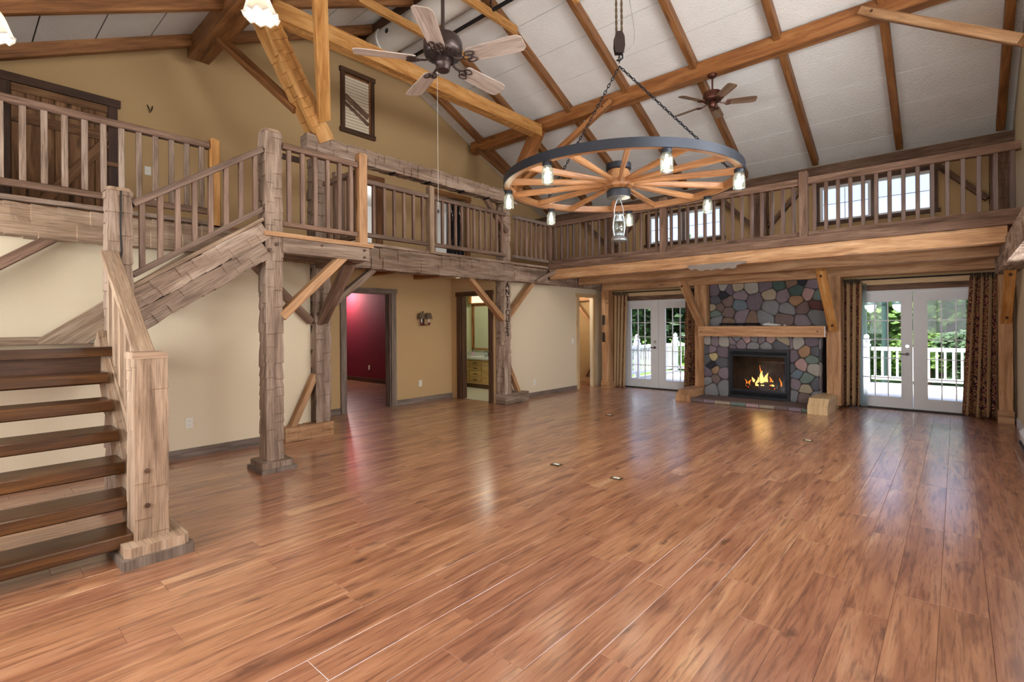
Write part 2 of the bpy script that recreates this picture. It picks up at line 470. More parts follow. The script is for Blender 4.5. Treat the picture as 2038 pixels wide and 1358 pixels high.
def jar_glass():
    t = NT('jar_glass'); a = t.n('ShaderNodeBsdfTransparent'); a.inputs[0].default_value = (.86, .96, .93, 1)
    g = t.n('ShaderNodeBsdfGlossy'); g.inputs['Roughness'].default_value = .05; tr = t.n('ShaderNodeBsdfTranslucent'); tr.inputs[0].default_value = (.82, .95, .92, 1)
    lw = t.n('ShaderNodeLayerWeight'); lw.inputs[0].default_value = .4
    m = t.n('ShaderNodeMixShader'); t.l(t.math('ADD', t.math('MULTIPLY', lw.outputs[1], .8), .06, True), m.inputs[0]); t.l(a.outputs[0], m.inputs[1]); t.l(g.outputs[0], m.inputs[2])
    m2 = t.n('ShaderNodeMixShader'); m2.inputs[0].default_value = .10; t.l(m.outputs[0], m2.inputs[1]); t.l(tr.outputs[0], m2.inputs[2]); t.l(m2.outputs[0], t.out.inputs[0])
jar_glass()
glass('fire_glass', (.92, .92, .92), .1)
def leaf_mat(name, a, b):
    t = NT(name); r = t.n('ShaderNodeTexCoord').outputs['Object']; n = t.noise(r, .9, 3)
    c = t.mix(n, lin(a), lin(b)); bs = t.bsdf(c, .7, .2)
    tr = t.n('ShaderNodeBsdfTranslucent'); t.l(c, tr.inputs[0]); m = t.n('ShaderNodeMixShader'); m.inputs[0].default_value = .3
    t.l(bs.outputs[0], m.inputs[1]); t.l(tr.outputs[0], m.inputs[2]); t.l(m.outputs[0], t.out.inputs[0])
leaf_mat('leaf_dark', (64, 84, 62), (98, 120, 86))
leaf_mat('leaf_light', (74, 100, 50), (118, 144, 78))
emit('bulb_glow', (255, 240, 214), 6)
emit('pendant_glow', (255, 232, 196), 6)
emit('flame_yellow', (255, 206, 110), 2.2)
emit('flame_orange', (255, 132, 40), 1.6)
emit('ember_red', (255, 78, 24), 2.0)
emit('tube_light', (255, 240, 205), 1.2)
def mirror():
    t = NT('mirror_glass'); g = t.n('ShaderNodeBsdfGlossy'); g.inputs['Roughness'].default_value = .02; g.inputs[0].default_value = (.85, .88, .85, 1); t.l(g.outputs[0], t.out.inputs[0])
mirror()
def shade_glass():
    t = NT('shade_glass'); tr = t.n('ShaderNodeBsdfTranslucent'); tr.inputs[0].default_value = (.95, .92, .84, 1)
    g = t.n('ShaderNodeBsdfPrincipled'); g.inputs['Base Color'].default_value = (.9, .88, .82, 1); g.inputs['Roughness'].default_value = .25
    m = t.n('ShaderNodeMixShader'); m.inputs[0].default_value = .2; t.l(tr.outputs[0], m.inputs[1]); t.l(g.outputs[0], m.inputs[2]); t.l(m.outputs[0], t.out.inputs[0])
shade_glass()
def curtain_mat():
    t = NT('curtain_fabric'); uv = t.n('ShaderNodeUVMap').outputs[0]; sp = t.n('ShaderNodeSeparateXYZ'); t.l(uv, sp.inputs[0])
    u = t.math('FRACT', t.math('MULTIPLY', sp.outputs[0], 3.3))
    stripe = t.ramp(u, [(.28, (1, 1, 1)), (.32, (0, 0, 0)), (.64, (0, 0, 0)), (.68, (1, 1, 1))])
    v = t.n('ShaderNodeTexVoronoi'); v.inputs['Scale'].default_value = 42; t.l(uv, v.inputs['Vector'])
    fl = t.ramp(v.outputs[0], [(.30, lin((190, 148, 108))), (.42, lin((126, 48, 50))), (.62, lin((52, 38, 40)))])
    n = t.noise(uv, 9, 2); fl = t.mix(t.ramp(n, [(.45, (0, 0, 0)), (.55, (1, 1, 1))]), fl, t.mix(.55, fl, lin((140, 104, 66))))
    c = t.mix(stripe, lin((172, 140, 102)), fl)
    t.bsdf(c, .9, .1, v.outputs[0], .25, .003)
curtain_mat()
STONES = {'purple': (104, 92, 98), 'mauve': (124, 110, 114), 'grey': (122, 120, 120), 'dkgrey': (88, 88, 92), 'bluegrey': (100, 110, 116), 'brown': (122, 98, 82), 'redbrown': (112, 94, 88),
          'tan': (154, 140, 118), 'beige': (152, 146, 136), 'orange': (150, 118, 90), 'pink': (164, 134, 128), 'green': (104, 118, 108), 'black': (48, 46, 52), 'darkred': (96, 62, 58), 'dkgreen': (72, 88, 82), 'yellow': (176, 160, 116)}
for _k, _v in STONES.items(): plain('stone_' + _k, _v, .85, .25, nz=.22, ns=9, bs=.6)
# ------------------------------------------------------------------ dimensions (metres)
XW, XR, XG, XE = -6.45, -7.65, -8.25, 0.64        # lower left wall, recessed wall, gable wall of the gallery, right wall
YB, YF = 10.55, -1.6                              # back wall, front wall
YRID, ZRID, SB, SF = 5.10, 6.86, 0.468, 0.49      # ridge line and roof slopes
ZD = 2.60                                         # gallery floor
def zc(y):
    return ZRID - SB * (y - YRID) if y > YRID else ZRID - SF * (YRID - y)

# ------------------------------------------------------------------ floor and planks
sub = MB(); sub.box(-13.4, XE + .2, YF - .2, YB + .15, -.2, -.012)
floor = struct('floor', sub, 'slot_dark', 'reddish brown laminate plank floor of the great room')
PWID, PLEN = 0.187, 1.215
def plank_mb(w, l):
    m = MB(); c = .0014; z0, z1 = -.012, 0.0
    P = [(0, 0, z0), (w, 0, z0), (w, l, z0), (0, l, z0), (0, 0, z1 - c), (w, 0, z1 - c), (w, l, z1 - c), (0, l, z1 - c), (c, c, z1), (w - c, c, z1), (w - c, l - c, z1), (c, l - c, z1)]
    m.v = P
    for q in ((4, 5, 9, 8), (5, 6, 10, 9), (6, 7, 11, 10), (7, 4, 8, 11), (8, 9, 10, 11), (0, 1, 5, 4), (1, 2, 6, 5), (2, 3, 7, 6), (3, 0, 4, 7)):
        m.face(q, [(P[i][1], P[i][0]) for i in q])
    return m
_pl = []
k = -2
while True:
    x1 = 0.303 - PWID * k; x0 = x1 - PWID; k += 1
    if x1 < -13.2: break
    x1 = min(x1, XE)
    if x1 - x0 < .02: continue
    y = YF - PLEN * H(k, 11) * .98
    ys = [YF]
    while True:
        y += PLEN
        if y > YB - .05: break
        if y - ys[-1] > .08: ys.append(y)
    ys.append(YB)
    for a, b in zip(ys[:-1], ys[1:]):
        if x0 < XR - .3 and not (2.5 < b and a < 7.3): continue
        _pl.append((x0, x1, a, b))
def _vis(p):
    x, y = (p[0] + p[1]) / 2, (p[2] + p[3]) / 2
    w = -_s * x + _c * y; r = _c * x + _s * y
    if w < .8 or abs(r / w) > 1.15: return -1
    if x < XW and not (x > XR - .2 and 3.2 < y < 6.9) and not (4.2 < y < 7.3 and x < XR): return -1
    return 1 / (w * w)
_pl.sort(key=_vis, reverse=True)
full = to_mesh('plank', plank_mb(PWID - .001, PLEN - .001), 'floor_plank')
rest = MB(); n_ind = 0
for (x0, x1, a, b) in _pl:
    w, l = x1 - x0 - .001, b - a - .001
    if n_ind < 298 and _vis((x0, x1, a, b)) > 0:
        n_ind += 1
        me = full if abs(l - PLEN + .001) < .002 and abs(w - PWID + .001) < .002 else to_mesh('plank', plank_mb(w, l), 'floor_plank')
        inst('plank', me, floor, (x0, a, 0))
    else:
        m = plank_mb(w, l); n0 = len(rest.v); ou, ov = H(x0, a) * 9, H(a, x0) * 5
        rest.v += [(p[0] + x0, p[1] + a, p[2]) for p in m.v]
        for f, uv in zip(m.f, m.uv): rest.face([i + n0 for i in f], [(q[0] + ou, q[1] + ov) for q in uv])
_o = part('far_planks', rest, 'floor_plank', floor, 'the smaller distant floor planks'); _o['kind'] = 'stuff'

# ------------------------------------------------------------------ walls
def wall_cells(a0, a1, z0, z1, holes):
    """rectangles of a wall left over around rectangular holes (a0,a1,z0,z1)"""
    xs = sorted({a0, a1, *[h[0] for h in holes], *[h[1] for h in holes]})
    zs = sorted({z0, z1, *[h[2] for h in holes], *[h[3] for h in holes]})
    xs = [x for x in xs if a0 - 1e-6 <= x <= a1 + 1e-6]; zs = [z for z in zs if z0 - 1e-6 <= z <= z1 + 1e-6]
    for i in range(len(xs) - 1):
        for j in range(len(zs) - 1):
            cx, cz = (xs[i] + xs[i + 1]) / 2, (zs[j] + zs[j + 1]) / 2
            if any(h[0] < cx < h[1] and h[2] < cz < h[3] for h in holes): continue
            yield xs[i], xs[i + 1], zs[j], zs[j + 1]
def wall_x(mb, X0, X1, y0, y1, z0, z1, holes=()):
    for a, b, c, d in wall_cells(y0, y1, z0, z1, holes): mb.box(X0, X1, a, b, c, d, 2)
    return mb
def wall_y(mb, Y0, Y1, x0, x1, z0, z1, holes=()):
    for a, b, c, d in wall_cells(x0, x1, z0, z1, holes): mb.box(a, b, Y0, Y1, c, d, 2)
    return mb
D1 = (-5.86, -4.13, 0, 1.975); D2 = (-1.41, 0.325, 0, 1.975)     # glazed double doors
W1 = (-5.20, -3.60, 3.25, 3.88); W2 = (-1.85, -0.27, 3.28, 3.92)  # upper windows
struct('wall_back', wall_y(MB(), YB, YB + .16, XG - .2, XE + .2, 0, 4.42, [D1, D2, W1, W2]), 'wall_paint', 'tan painted back wall with fireplace and glazed doors')
struct('wall_right', wall_x(MB(), XE, XE + .14, YF - .2, YB + .16, 0, 4.2, [(a, b, 1.0, 2.3) for a, b in RW_WIN] + [(a, b, 3.1, 4.2) for a, b in GW_WIN]), 'wall_cream', 'pale cream right-hand wall')
gr = MB()
for a, b, c in ((YF, 2.5, 4.2), (2.5, 4.1, 4.6), (4.1, 4.7, 4.2), (4.7, 6.3, 4.6), (6.3, YB, 4.2)):
    pts = [(a, c), (b, c), (b, max(c + .001, zc(b)))] + ([(YRID, ZRID)] if a < YRID < b else []) + [(a, max(c + .001, zc(a)))]
    gr.prism(pts, lambda p, q, t: (t, p, q), XE, XE + .14)
struct('wall_right_gable', gr, 'wall_cream', 'pale gable wall above the right-hand wall')
struct('wall_front', wall_y(MB(), YF - .14, YF, XG - .2, XE, 0, 3.62, [(a, b, 1.0, 2.4) for a, b in FW_WIN]), 'wall_cream', 'cream front wall behind the viewer')
struct('wall_left', wall_x(MB(), XW - .12, XW, YF, 3.22, 0, 2.3), 'wall_cream', 'cream wall beneath the gallery behind the staircase')
struct('wall_recess', wall_x(MB(), XR - .14, XR, 3.1, 6.9, 0, 2.5, [(4.43, 5.32, 0, 2.045)]), 'wall_paint', 'tan recessed wall with sconce and red-room doorway')
rs = MB(); rs.box(XR, XW - .02, 3.10, 3.22, 0, 2.4)
struct('wall_recess_side', rs, 'wall_paint', 'short side wall of the recess')
struct('wall_bathroom', wall_y(MB(), 6.78, 6.9, XR, XW + .02, 0, 2.4, [(-7.36, -6.58, 0, 2.03)]), 'wall_paint', 'short tan wall holding the bathroom doorway')
struct('wall_left_far', wall_x(MB(), XW - .06, XW + .03, 6.9, YB, 0, 2.4, [(9.52, 10.12, 0, 2.09)]), 'wall_cream', 'pale cream wall beside the lettered post')
gg = MB()
gy = [(YF, 2.3), (6.85, 2.3), (6.85, 4.25), (7.75, 4.25), (7.75, 2.3), (YB, 2.3), (YB, zc(YB)), (YRID, ZRID), (YF, zc(YF))]
for a, b, hole in ((YF, 5.18, 0), (5.18, 5.42, 4.2), (5.42, 6.85, 0), (6.85, 7.75, 4.25), (7.75, YB, 0)):
    z0 = hole or 2.3
    pts = [(a, z0), (b, z0), (b, zc(b))] + ([(YRID, ZRID)] if a < YRID < b else []) + [(a, zc(a))]
    gg.prism(pts, lambda p, q, t: (t, p, q), XG - .14, XG)
struct('wall_gallery_gable', gg, 'wall_paint', 'tan gable wall behind the upper gallery')

# baseboards and door trims
def bb(name, lab, *boxes):
    m = MB()
    for b in boxes: m.box(*b)
    struct(name, m, 'grey_trim', lab)
bb('baseboard_left', 'brown wooden baseboard behind the stairs', (XW, XW + .018, YF, 2.82, 0, .10))
bb('baseboard_recess', 'brown baseboard under the sconce wall', (XR, XR + .018, 5.43, 6.78, 0, .10), (XR, XR + .018, 3.22, 4.32, 0, .10))
bb('baseboard_left_far', 'pale baseboard along the cream wall', (XW + .03, XW + .045, 7.4, 9.42, 0, .09))
m = MB(); m.box(XE - .016, XE, 8.32, 9.95, 0, .10); m.box(XE - .016, XE, YF, 6.88, 0, .10); struct('baseboard_right', m, 'vinyl_white', 'white baseboard along the right-hand wall')
def trim_x(name, lab, X, y0, y1, zt, w, mat, ext=.02, depth=.03):
    m = MB(); m.box(X, X + depth, y0 - w, y0, 0, zt, 2); m.box(X, X + depth, y1, y1 + w, 0, zt, 2)
    m.box(X - .001, X + depth + .008, y0 - w - ext, y1 + w + ext, zt, zt + w * .75, 1)
    m.box(X - .14, X, y0, y0 + .018, 0, zt, 2); m.box(X - .14, X, y1 - .018, y1, 0, zt, 2); m.box(X - .14, X, y0, y1, zt - .018, zt, 1)
    struct(name, m, mat, lab)
trim_x('trim_1', 'grey-brown wooden trim around the red-room doorway', XR, 4.43, 5.32, 2.045, .105, 'grey_trim')
m = MB(); m.box(-7.46, -7.36, 6.745, 6.78, 0, 2.03, 2); m.box(-6.58, -6.48, 6.745, 6.78, 0, 2.03, 2); m.box(-7.48, -6.46, 6.735, 6.781, 2.03, 2.115, 0)
m.box(-7.36, -7.335, 6.78, 6.9, 0, 2.03, 2); m.box(-6.605, -6.58, 6.78, 6.9, 0, 2.03, 2)
struct('trim_2', m, 'dark_trim', 'dark brown trim around the bathroom doorway')
m = MB(); m.box(XW + .03, XW + .055, 9.43, 9.52, 0, 2.09, 2); m.box(XW + .03, XW + .055, 10.1, 10.2, 0, 2.09, 2); m.box(XW + .03, XW + .06, 9.4, 10.25, 2.09, 2.17, 1)
m.box(XW - .06, XW + .03, 9.52, 9.54, 0, 2.09, 2)
struct('trim_3', m, 'pine_light', 'light wooden trim around the hallway doorway')

# ------------------------------------------------------------------ ceiling: deck, panels, rafters, purlins, collar ties
deck = MB()
for ya, yb in ((YF - .2, YRID), (YRID, YB + .3)):
    deck.prism([(ya, zc(ya) + .05), (yb, zc(yb) + .05), (yb, zc(yb) + .2), (ya, zc(ya) + .2)], lambda a, b, t: (t, a, b), XG - .2, XE + .2)
ceiling = struct('ceiling', deck, 'roof_deck', 'vaulted ceiling of off-white textured panels between wooden rafters')
RX = [0.50, -0.68, -1.87, -3.06, -4.24, -5.43, -6.61, -7.80]
bx = [XE] + RX + [XG]
for side in (1, -1):
    yend = YB if side > 0 else YF
    n = 10 if side > 0 else 12
    step = .562 if side > 0 else .556
    for i in range(n):
        ya = YRID + side * step * i; yb = YRID + side * min(step * (i + 1), abs(yend - YRID))
        if abs(yb - ya) < .05: continue
        a, b = min(ya, yb) + .007, max(ya, yb) - .007
        for x1, x0 in zip(bx[:-1], bx[1:]):
            p = MB(); p.prism([(a, zc(a)), (b, zc(b)), (b, zc(b) + .03), (a, zc(a) + .03)], lambda q, z, t: (t, q, z), x0 + .002, x1 - .002)
            part('panel', p, 'ceiling_panel', ceiling)
RD = .15
for x in RX:
    for ya, yb in ((YRID + .02, YB - .22), (YRID - .02, YF + .02)):
        za, zb = zc(ya) - RD / 2 - .004, zc(yb) - RD / 2 - .004
        part('rafter', MB().beam((x, ya, za), (x, yb, zb), .095, RD, (0, 0, 1), .008), 'rafter_wood', ceiling)
    # bracketed rafter foot on the wall plate
    part('rafter_foot', MB().beam((x, YB - .32, 4.20), (x, YB - .32, 4.05), .12, .05, (0, 1, 0), .006), 'dark_trim', ceiling)
for yy, hw in ((7.88, 0), (2.36, 1)):
    if hw: part('purlin', MB().beam((-7.95, yy, 5.34), (XE, yy, 5.34), .27, .29, (0, 0, 1), .01, .006, 21), 'rafter_wood', ceiling)
    else: part('purlin', MB().beam((-8.10, yy, 5.42), (XE, yy, 5.42), .20, .24, (0, 0, 1), .012), 'purlin_wood', ceiling)
part('ridge_beam', MB().beam((XG + .02, YRID, 6.70), (XE, YRID, 6.70), .10, .26), 'dark_trim', ceiling)
part('wall_plate', MB().beam((XG, YB - .30, 4.13), (XE, YB - .30, 4.13), .16, .16), 'hewn_brown', ceiling)
for x in RX[1:]:
    if x < -2.5:
        part('collar_tie', MB().beam((x + .075, 4.02, 6.27), (x + .075, 6.20, 6.27), .06, .13, (0, 0, 1), .006, .004, int(-x * 10), .3), 'honey_wood', ceiling)
# timber bent above the gallery edge
BX = -6.20
def tb(name, lab, p0, p1, w, h, up, mat, hew=0, seed=0, cat='beam', fl=.13, grp=None, pegs=()):
    r = root(name, lab, cat, ((p0[0] + p1[0]) / 2, (p0[1] + p1[1]) / 2, min(p0[2], p1[2])), grp)
    part('timber', MB().beam(p0, p1, w, h, up, .01, hew, seed, fl), mat, r)
    for (a, b, rad) in pegs:
        part('peg', MB().tube([a, b], rad, 8), 'dark_trim', r)
    return r
tb('tie_beam', 'long orange tie beam crossing between the two canted struts', (BX + .13, 2.55, 5.22), (BX + .13, 7.66, 5.22), .19, .22, (0, 0, 1), 'honey_wood', .006, 5)
tb('canted_strut', 'hewn leaning strut rising from loft beam toward the front purlin', (BX, 3.28, 3.86), (BX, 2.44, 5.36), .24, .24, (0, 1, 0), 'honey_wood', .02, 6, 'strut')
tb('canted_strut', 'leaning strut rising from loft beam to the far purlin', (BX, 6.98, 3.86), (BX, 7.86, 5.40), .22, .22, (0, 1, 0), 'purlin_wood', 0, 7, 'strut')
tb('purlin_brace', 'pale bolted brace hanging down beside the leaning hewn strut', (-4.80, 2.50, 5.30), (-6.08, 3.24, 4.12), .075, .16, (0, 1, .3), 'honey_wood', 0, 8, 'brace', pegs=[((-5.98, 3.14, 4.24), (-5.96, 3.08, 4.25), .012)])
tb('purlin_brace', 'dark brace from the front purlin end to the leaning hewn strut', (-7.18, 2.40, 5.22), (-6.28, 2.98, 4.22), .09, .13, (0, 1, .3), 'rafter_wood', 0, 9, 'brace')
tb('purlin_brace', 'brown brace running behind wheel chandelier up to the far purlin', (-4.50, 7.74, 5.36), (-6.10, 7.10, 4.05), .08, .15, (0, 1, .3), 'purlin_wood', 0, 10, 'brace', pegs=[((-4.62, 7.70, 5.26), (-4.60, 7.58, 5.26), .012)])
tb('purlin_brace', 'short brown brace at the gable end of the far purlin', (-7.85, 7.80, 5.32), (-6.30, 7.25, 4.20), .08, .13, (0, 1, .3), 'rafter_wood', 0, 11, 'brace')
tb('purlin_brace', 'pale brown brace descending from the far purlin at upper right', (-.86, 7.72, 5.40), (.52, 7.05, 4.22), .10, .17, (0, 1, .3), 'beam_wood', 0, 12, 'brace', pegs=[((-.78, 7.66, 5.30), (-.76, 7.56, 5.30), .014)])
r = root('loft_beam', 'weathered hewn loft beam above the gallery railing, studded with iron pegs', 'beam', (BX, 5.0, 3.68))
part('timber', MB().beam((BX, 3.02, 3.80), (BX, 7.05, 3.80), .20, .23, (0, 0, 1), .01, .022, 13, .17), 'hewn_wood', r)
for y in (3.75, 4.3, 4.95, 5.65, 6.25):
    part('peg', MB().box(BX + .02, BX + .16, y - .012, y + .012, 3.655, 3.68), 'iron_black', r)
part('knee_brace', MB().beam((BX, 6.28, 3.72), (BX, 6.84, 3.16), .07, .09, (1, 0, 0)), 'hewn_brown', r)

# ------------------------------------------------------------------ big timber posts
def knee(r, p0, p1, w=.08, h=.13, up=(1, 0, 0), mat='beam_wood'):
    part('knee_brace', MB().beam(p0, p1, w, h, up, .008), mat, r)
def bolt(r, p, d, rad=.016):
    part('bolt_head', MB().tube([p, Vector(p) + Vector(d)], rad, 8), 'dark_trim', r)
r = root('timber_post', 'weathered hewn post carved with the vertical word ANTIQUES', 'post', (-6.30, 6.87, 0))
part('shaft', MB().beam((-6.30, 6.87, .18), (-6.30, 6.87, 3.72), .21, .21, (1, 0, 0), .01, .020, 31, .13), 'hewn_wood', r)
part('sill_block', MB().beam((-6.29, 6.76, .095), (-6.29, 7.42, .095), .26, .19, (0, 0, 1), .01, .012, 32, .09), 'hewn_wood', r)
part('foot_brace', MB().beam((-6.27, 7.24, .17), (-6.27, 6.93, .74), .07, .10, (1, 0, 0)), 'beam_wood', r)
knee(r, (-6.27, 5.95, 2.28), (-6.27, 6.82, 1.55)); knee(r, (-6.27, 7.66, 2.28), (-6.27, 6.93, 1.60))
for i, chx in enumerate('ANTIQUES'):
    cu = bpy.data.curves.new('letter', 'FONT'); cu.body = chx; cu.size = .155; cu.extrude = .004; cu.align_x = 'CENTER'; cu.align_y = 'CENTER'
    tmp = bpy.data.objects.new('letter_tmp', cu); COL.objects.link(tmp)
    bpy.context.view_layer.update()
    me = bpy.data.meshes.new_from_object(tmp.evaluated_get(bpy.context.evaluated_depsgraph_get())); bpy.data.objects.remove(tmp)
    me.materials.clear(); me.materials.append(M['lettering'])
    o = inst('letter', me, r, (-6.193, 6.865, 2.19 - i * .127)); o.rotation_euler = (math.pi / 2, 0, math.pi / 2)
    o['label'] = 'carved letter ' + chx
r = root('timber_post', 'hewn post beside the red-room doorway with several knee braces', 'post', (-6.42, 3.33, 0))
part('shaft', MB().beam((-6.42, 3.33, .18), (-6.42, 3.33, 3.70), .23, .23, (1, 0, 0), .01, .020, 33, .13), 'hewn_wood', r)
part('sill_block', MB().beam((-6.41, 2.80, .095), (-6.41, 3.45, .095), .27, .19, (0, 0, 1), .01, .008, 34), 'beam_wood', r)
part('foot_brace', MB().beam((-6.38, 2.93, .17), (-6.38, 3.24, .82), .07, .11, (1, 0, 0)), 'beam_wood', r)
knee(r, (-6.30, 4.08, 2.27), (-6.36, 3.44, 1.72), mat='hewn_wood'); knee(r, (-6.40, 2.42, 2.28), (-6.40, 3.20, 1.52), mat='hewn_brown')
knee(r, (-5.62, 3.32, 2.24), (-6.36, 3.32, 1.50), .09, .14, (0, 1, 0), 'hewn_brown'); bolt(r, (-6.28, 3.28, 1.60), (.0, -.05, .03)); 
r = root('timber_post', 'hewn post under the gallery at the far left behind the stairs', 'post', (-6.30, -.45, 0))
part('shaft', MB().beam((-6.32, -.45, 0), (-6.32, -.45, 2.28), .20, .20, (1, 0, 0), .01, .012, 35), 'hewn_wood', r)
knee(r, (-6.26, .66, 2.30), (-6.26, -.36, 1.50), .09, .12, (1, 0, 0), 'hewn_brown')
r = root('timber_post', 'slim pegged corner post beside the left glazed doors', 'post', (-6.08, 10.2, 0))
part('shaft', MB().beam((-6.08, 10.20, .15), (-6.08, 10.20, 2.24), .19, .19, (1, 0, 0)), 'beam_wood', r)
part('plinth', MB().box(-6.19, -5.97, 10.08, 10.31, 0, .15), 'beam_wood', r)
for z in (2.05, 1.95): bolt(r, (-6.03, 10.11, z), (0, -.02, 0), .012)
for z in (1.05, 1.45): part('notch', MB().box(-6.15, -6.09, 10.085, 10.11, z, z + .22), 'slot_dark', r)
r = root('timber_post', 'square post standing left of the stone fireplace', 'post', (-3.85, 10.2, 0))
part('shaft', MB().beam((-3.85, 10.18, .05), (-3.85, 10.18, 2.26), .24, .26, (0, 1, 0)), 'beam_wood', r)
part('sill_block', MB().prism([(9.22, 0), (10.1, 0), (10.1, .20), (9.40, .20), (9.22, .10)], lambda a, b, t: (t, a, b), -4.02, -3.74), 'beam_wood', r)
part('knee_brace', MB().beam((-3.86, 9.16, 2.30), (-3.80, 10.02, 1.36), .11, .13, (1, 0, 0)), 'beam_wood', r)
bolt(r, (-3.84, 9.13, 2.17), (.0, -.03, -.02))
r = root('timber_post', 'square post standing right of the stone fireplace', 'post', (-1.57, 10.2, 0))
part('shaft', MB().beam((-1.57, 10.16, .05), (-1.57, 10.16, 2.26), .21, .26, (0, 1, 0), .01, .004, 37, .4), 'beam_wood', r)
part('sill_block', MB().prism([(9.16, 0), (10.2, 0), (10.2, .24), (9.30, .24), (9.16, .12)], lambda a, b, t: (t, a, b), -1.80, -1.52), 'pine_light', r)
part('knee_brace', MB().beam((-1.60, 9.16, 2.30), (-1.56, 10.0, 1.34), .09, .14, (1, 0, 0)), 'honey_wood', r)
bolt(r, (-1.59, 9.12, 2.20), (0, -.03, -.02)); bolt(r, (-1.56, 9.86, 1.42), (0, -.03, -.02))
r = root('timber_post', 'square post in the corner beside the right curtain', 'post', (.52, 10.1, 0))
part('shaft', MB().beam((.525, 10.12, .18), (.525, 10.12, 2.26), .15, .18, (0, 1, 0), .01, .004, 38, .3), 'beam_wood', r)
part('plinth', MB().box(.44, .61, 10.01, 10.23, 0, .18), 'beam_wood', r)
part('knee_brace', MB().beam((.53, 9.15, 2.20), (.53, 10.05, 1.46), .085, .12, (1, 0, 0)), 'honey_wood', r)
bolt(r, (.53, 9.22, 2.08), (0, -.03, -.02)); bolt(r, (.53, 9.9, 1.52), (0, -.03, -.02))
# upper wall timbers behind the back gallery
for (x, lab) in ((-2.81, 'hewn wall post between the two upper windows'), (-6.10, 'hewn wall post at the left end of the back gallery'), (.50, 'hewn wall post at the right end of the back gallery')):
    r = root('wall_post', lab, 'post', (x, 10.42, ZD))
    part('shaft', MB().beam((x, 10.44, ZD), (x, 10.44, 4.08), .24, .2, (0, 1, 0), .01, .01, int(x * 10) + 90), 'hewn_brown', r)
    for sd in (-1, 1):
        if x > 0 and sd > 0: continue
        part('knee_brace', MB().beam((x + sd * .78, 10.46, 4.02), (x + sd * .14, 10.46, 3.32), .07, .12, (0, 1, 0)), 'hewn_brown', r)
tb('wall_girt', 'weathered hewn girt running along the right-hand wall', (.53, 4.6, 2.28), (.53, 10.0, 2.28), .22, .30, (0, 0, 1), 'hewn_wood', .012, 41)

# ------------------------------------------------------------------ galleries
r = root('gallery', 'left gallery floor carried on a thick hewn edge beam', 'gallery', (-6.2, 4.5, 2.24))
part('deck', MB().box(XG, -6.20, YF, YB, ZD - .05, ZD, 1), 'purlin_wood', r)
part('edge_beam', MB().beam((-6.23, YF, 2.42), (-6.23, 3.20, 2.42), .20, .30, (0, 0, 1), .01, .020, 51, .17), 'newel_wood', r)
part('edge_beam', MB().beam((-6.23, 3.20, 2.42), (-6.23, 6.98, 2.42), .20, .33, (0, 0, 1), .01, .020, 52, .18), 'hewn_wood', r)
part('edge_beam', MB().beam((-6.23, 6.98, 2.42), (-6.23, 10.5, 2.42), .18, .30, (0, 0, 1), .01, .018, 53, .15), 'hewn_wood', r)
part('edge_trim', MB().box(-6.30, -6.105, YF, 2.12, ZD - .02, ZD + .02, 1), 'hewn_wood', r)
part('edge_trim', MB().box(-6.30, -6.105, 3.3, 8.0, ZD - .02, ZD + .02, 1), 'hewn_wood', r)
for y in (3.9, 4.9, 5.9):
    part('joist', MB().beam((XR, y, 2.42), (-6.32, y, 2.42), .12, .18), 'purlin_wood', r)
part('soffit', MB().box(XR, -6.32, 3.22, 6.78, 2.50, 2.55, 1), 'purlin_wood', r)
part('knee_strut', MB().beam((-6.1, 7.62, 2.30), (-5.96, 8.02, 2.52), .06, .07), 'hewn_wood', r)
r = root('gallery', 'back gallery floor above the fireplace on long orange beams', 'gallery', (-2.8, 9.2, 2.22))
part('deck', MB().box(-6.14, XE, 8.02, YB, ZD - .04, ZD, 0), 'purlin_wood', r)
part('front_beam', MB().beam((-6.08, 8.10, 2.462), (.44, 8.10, 2.462), .18, .195), 'beam_wood', r)
part('fascia', MB().box(-6.12, .60, 7.985, 8.02, 2.56, 2.675, 0), 'hewn_brown', r)
part('joist', MB().beam((-6.1, 9.14, 2.43), (.44, 9.14, 2.43), .18, .23), 'beam_wood', r)
part('girt', MB().beam((-6.12, 10.15, 2.36), (.60, 10.15, 2.36), .22, .26), 'beam_wood', r)
for x in (-5.2, -2.9, -.4):
    pass
sb = MB(); pts = [(-3.26, 2.40), (-2.36, 2.40), (-2.36, 2.37), (-2.50, 2.345)]
for i in range(15):
    x = -2.5 - i * .052; pts.append((x, 2.345 - .035 - .018 * (i % 3 == 1) + (i > 11) * .03))
pts += [(-3.26, 2.39)]
sb.prism(pts, lambda a, b, t: (a, t, b), 7.965, 7.985)
solo('scalloped_board', sb, 'stage_grey', 'weathered grey scalloped board fixed under the back gallery beam', 'board')
# ------------------------------------------------------------------ railings
def railing(label, A, B, n, ht=.90, hb=.10, w=.09, hr=.065, hbr=.06, bal=.042, mt='rail_wood', mbal='baluster_wood', ends=0.5, name='railing', grp=None):
    A, B = Vector(A), Vector(B); d = B - A
    r = root(name, label, 'railing', (A + B) / 2, grp)
    up = Vector((0, 0, 1)); slope = math.hypot(d.x, d.y) / d.length
    part('top_rail', MB().beam(A + up * (ht - hr / 2), B + up * (ht - hr / 2), w, hr * slope), mt, r)
    part('bottom_rail', MB().beam(A + up * (hb + hbr / 2), B + up * (hb + hbr / 2), w * .72, hbr * slope), mt, r)
    hd = Vector((d.x, d.y, 0)).normalized()
    L = ht - hr - hb - hbr + (.03 if slope < .99 else 0)
    me = to_mesh('baluster', MB().beam((0, 0, 0), (0, 0, L), bal, bal, tuple(hd), .004), mbal)
    for i in range(n):
        t = (i + ends) / (n - 1 + 2 * ends)
        inst('baluster', me, r, A + d * t + up * (hb + hbr - (.015 if slope < .99 else 0)))
    return r
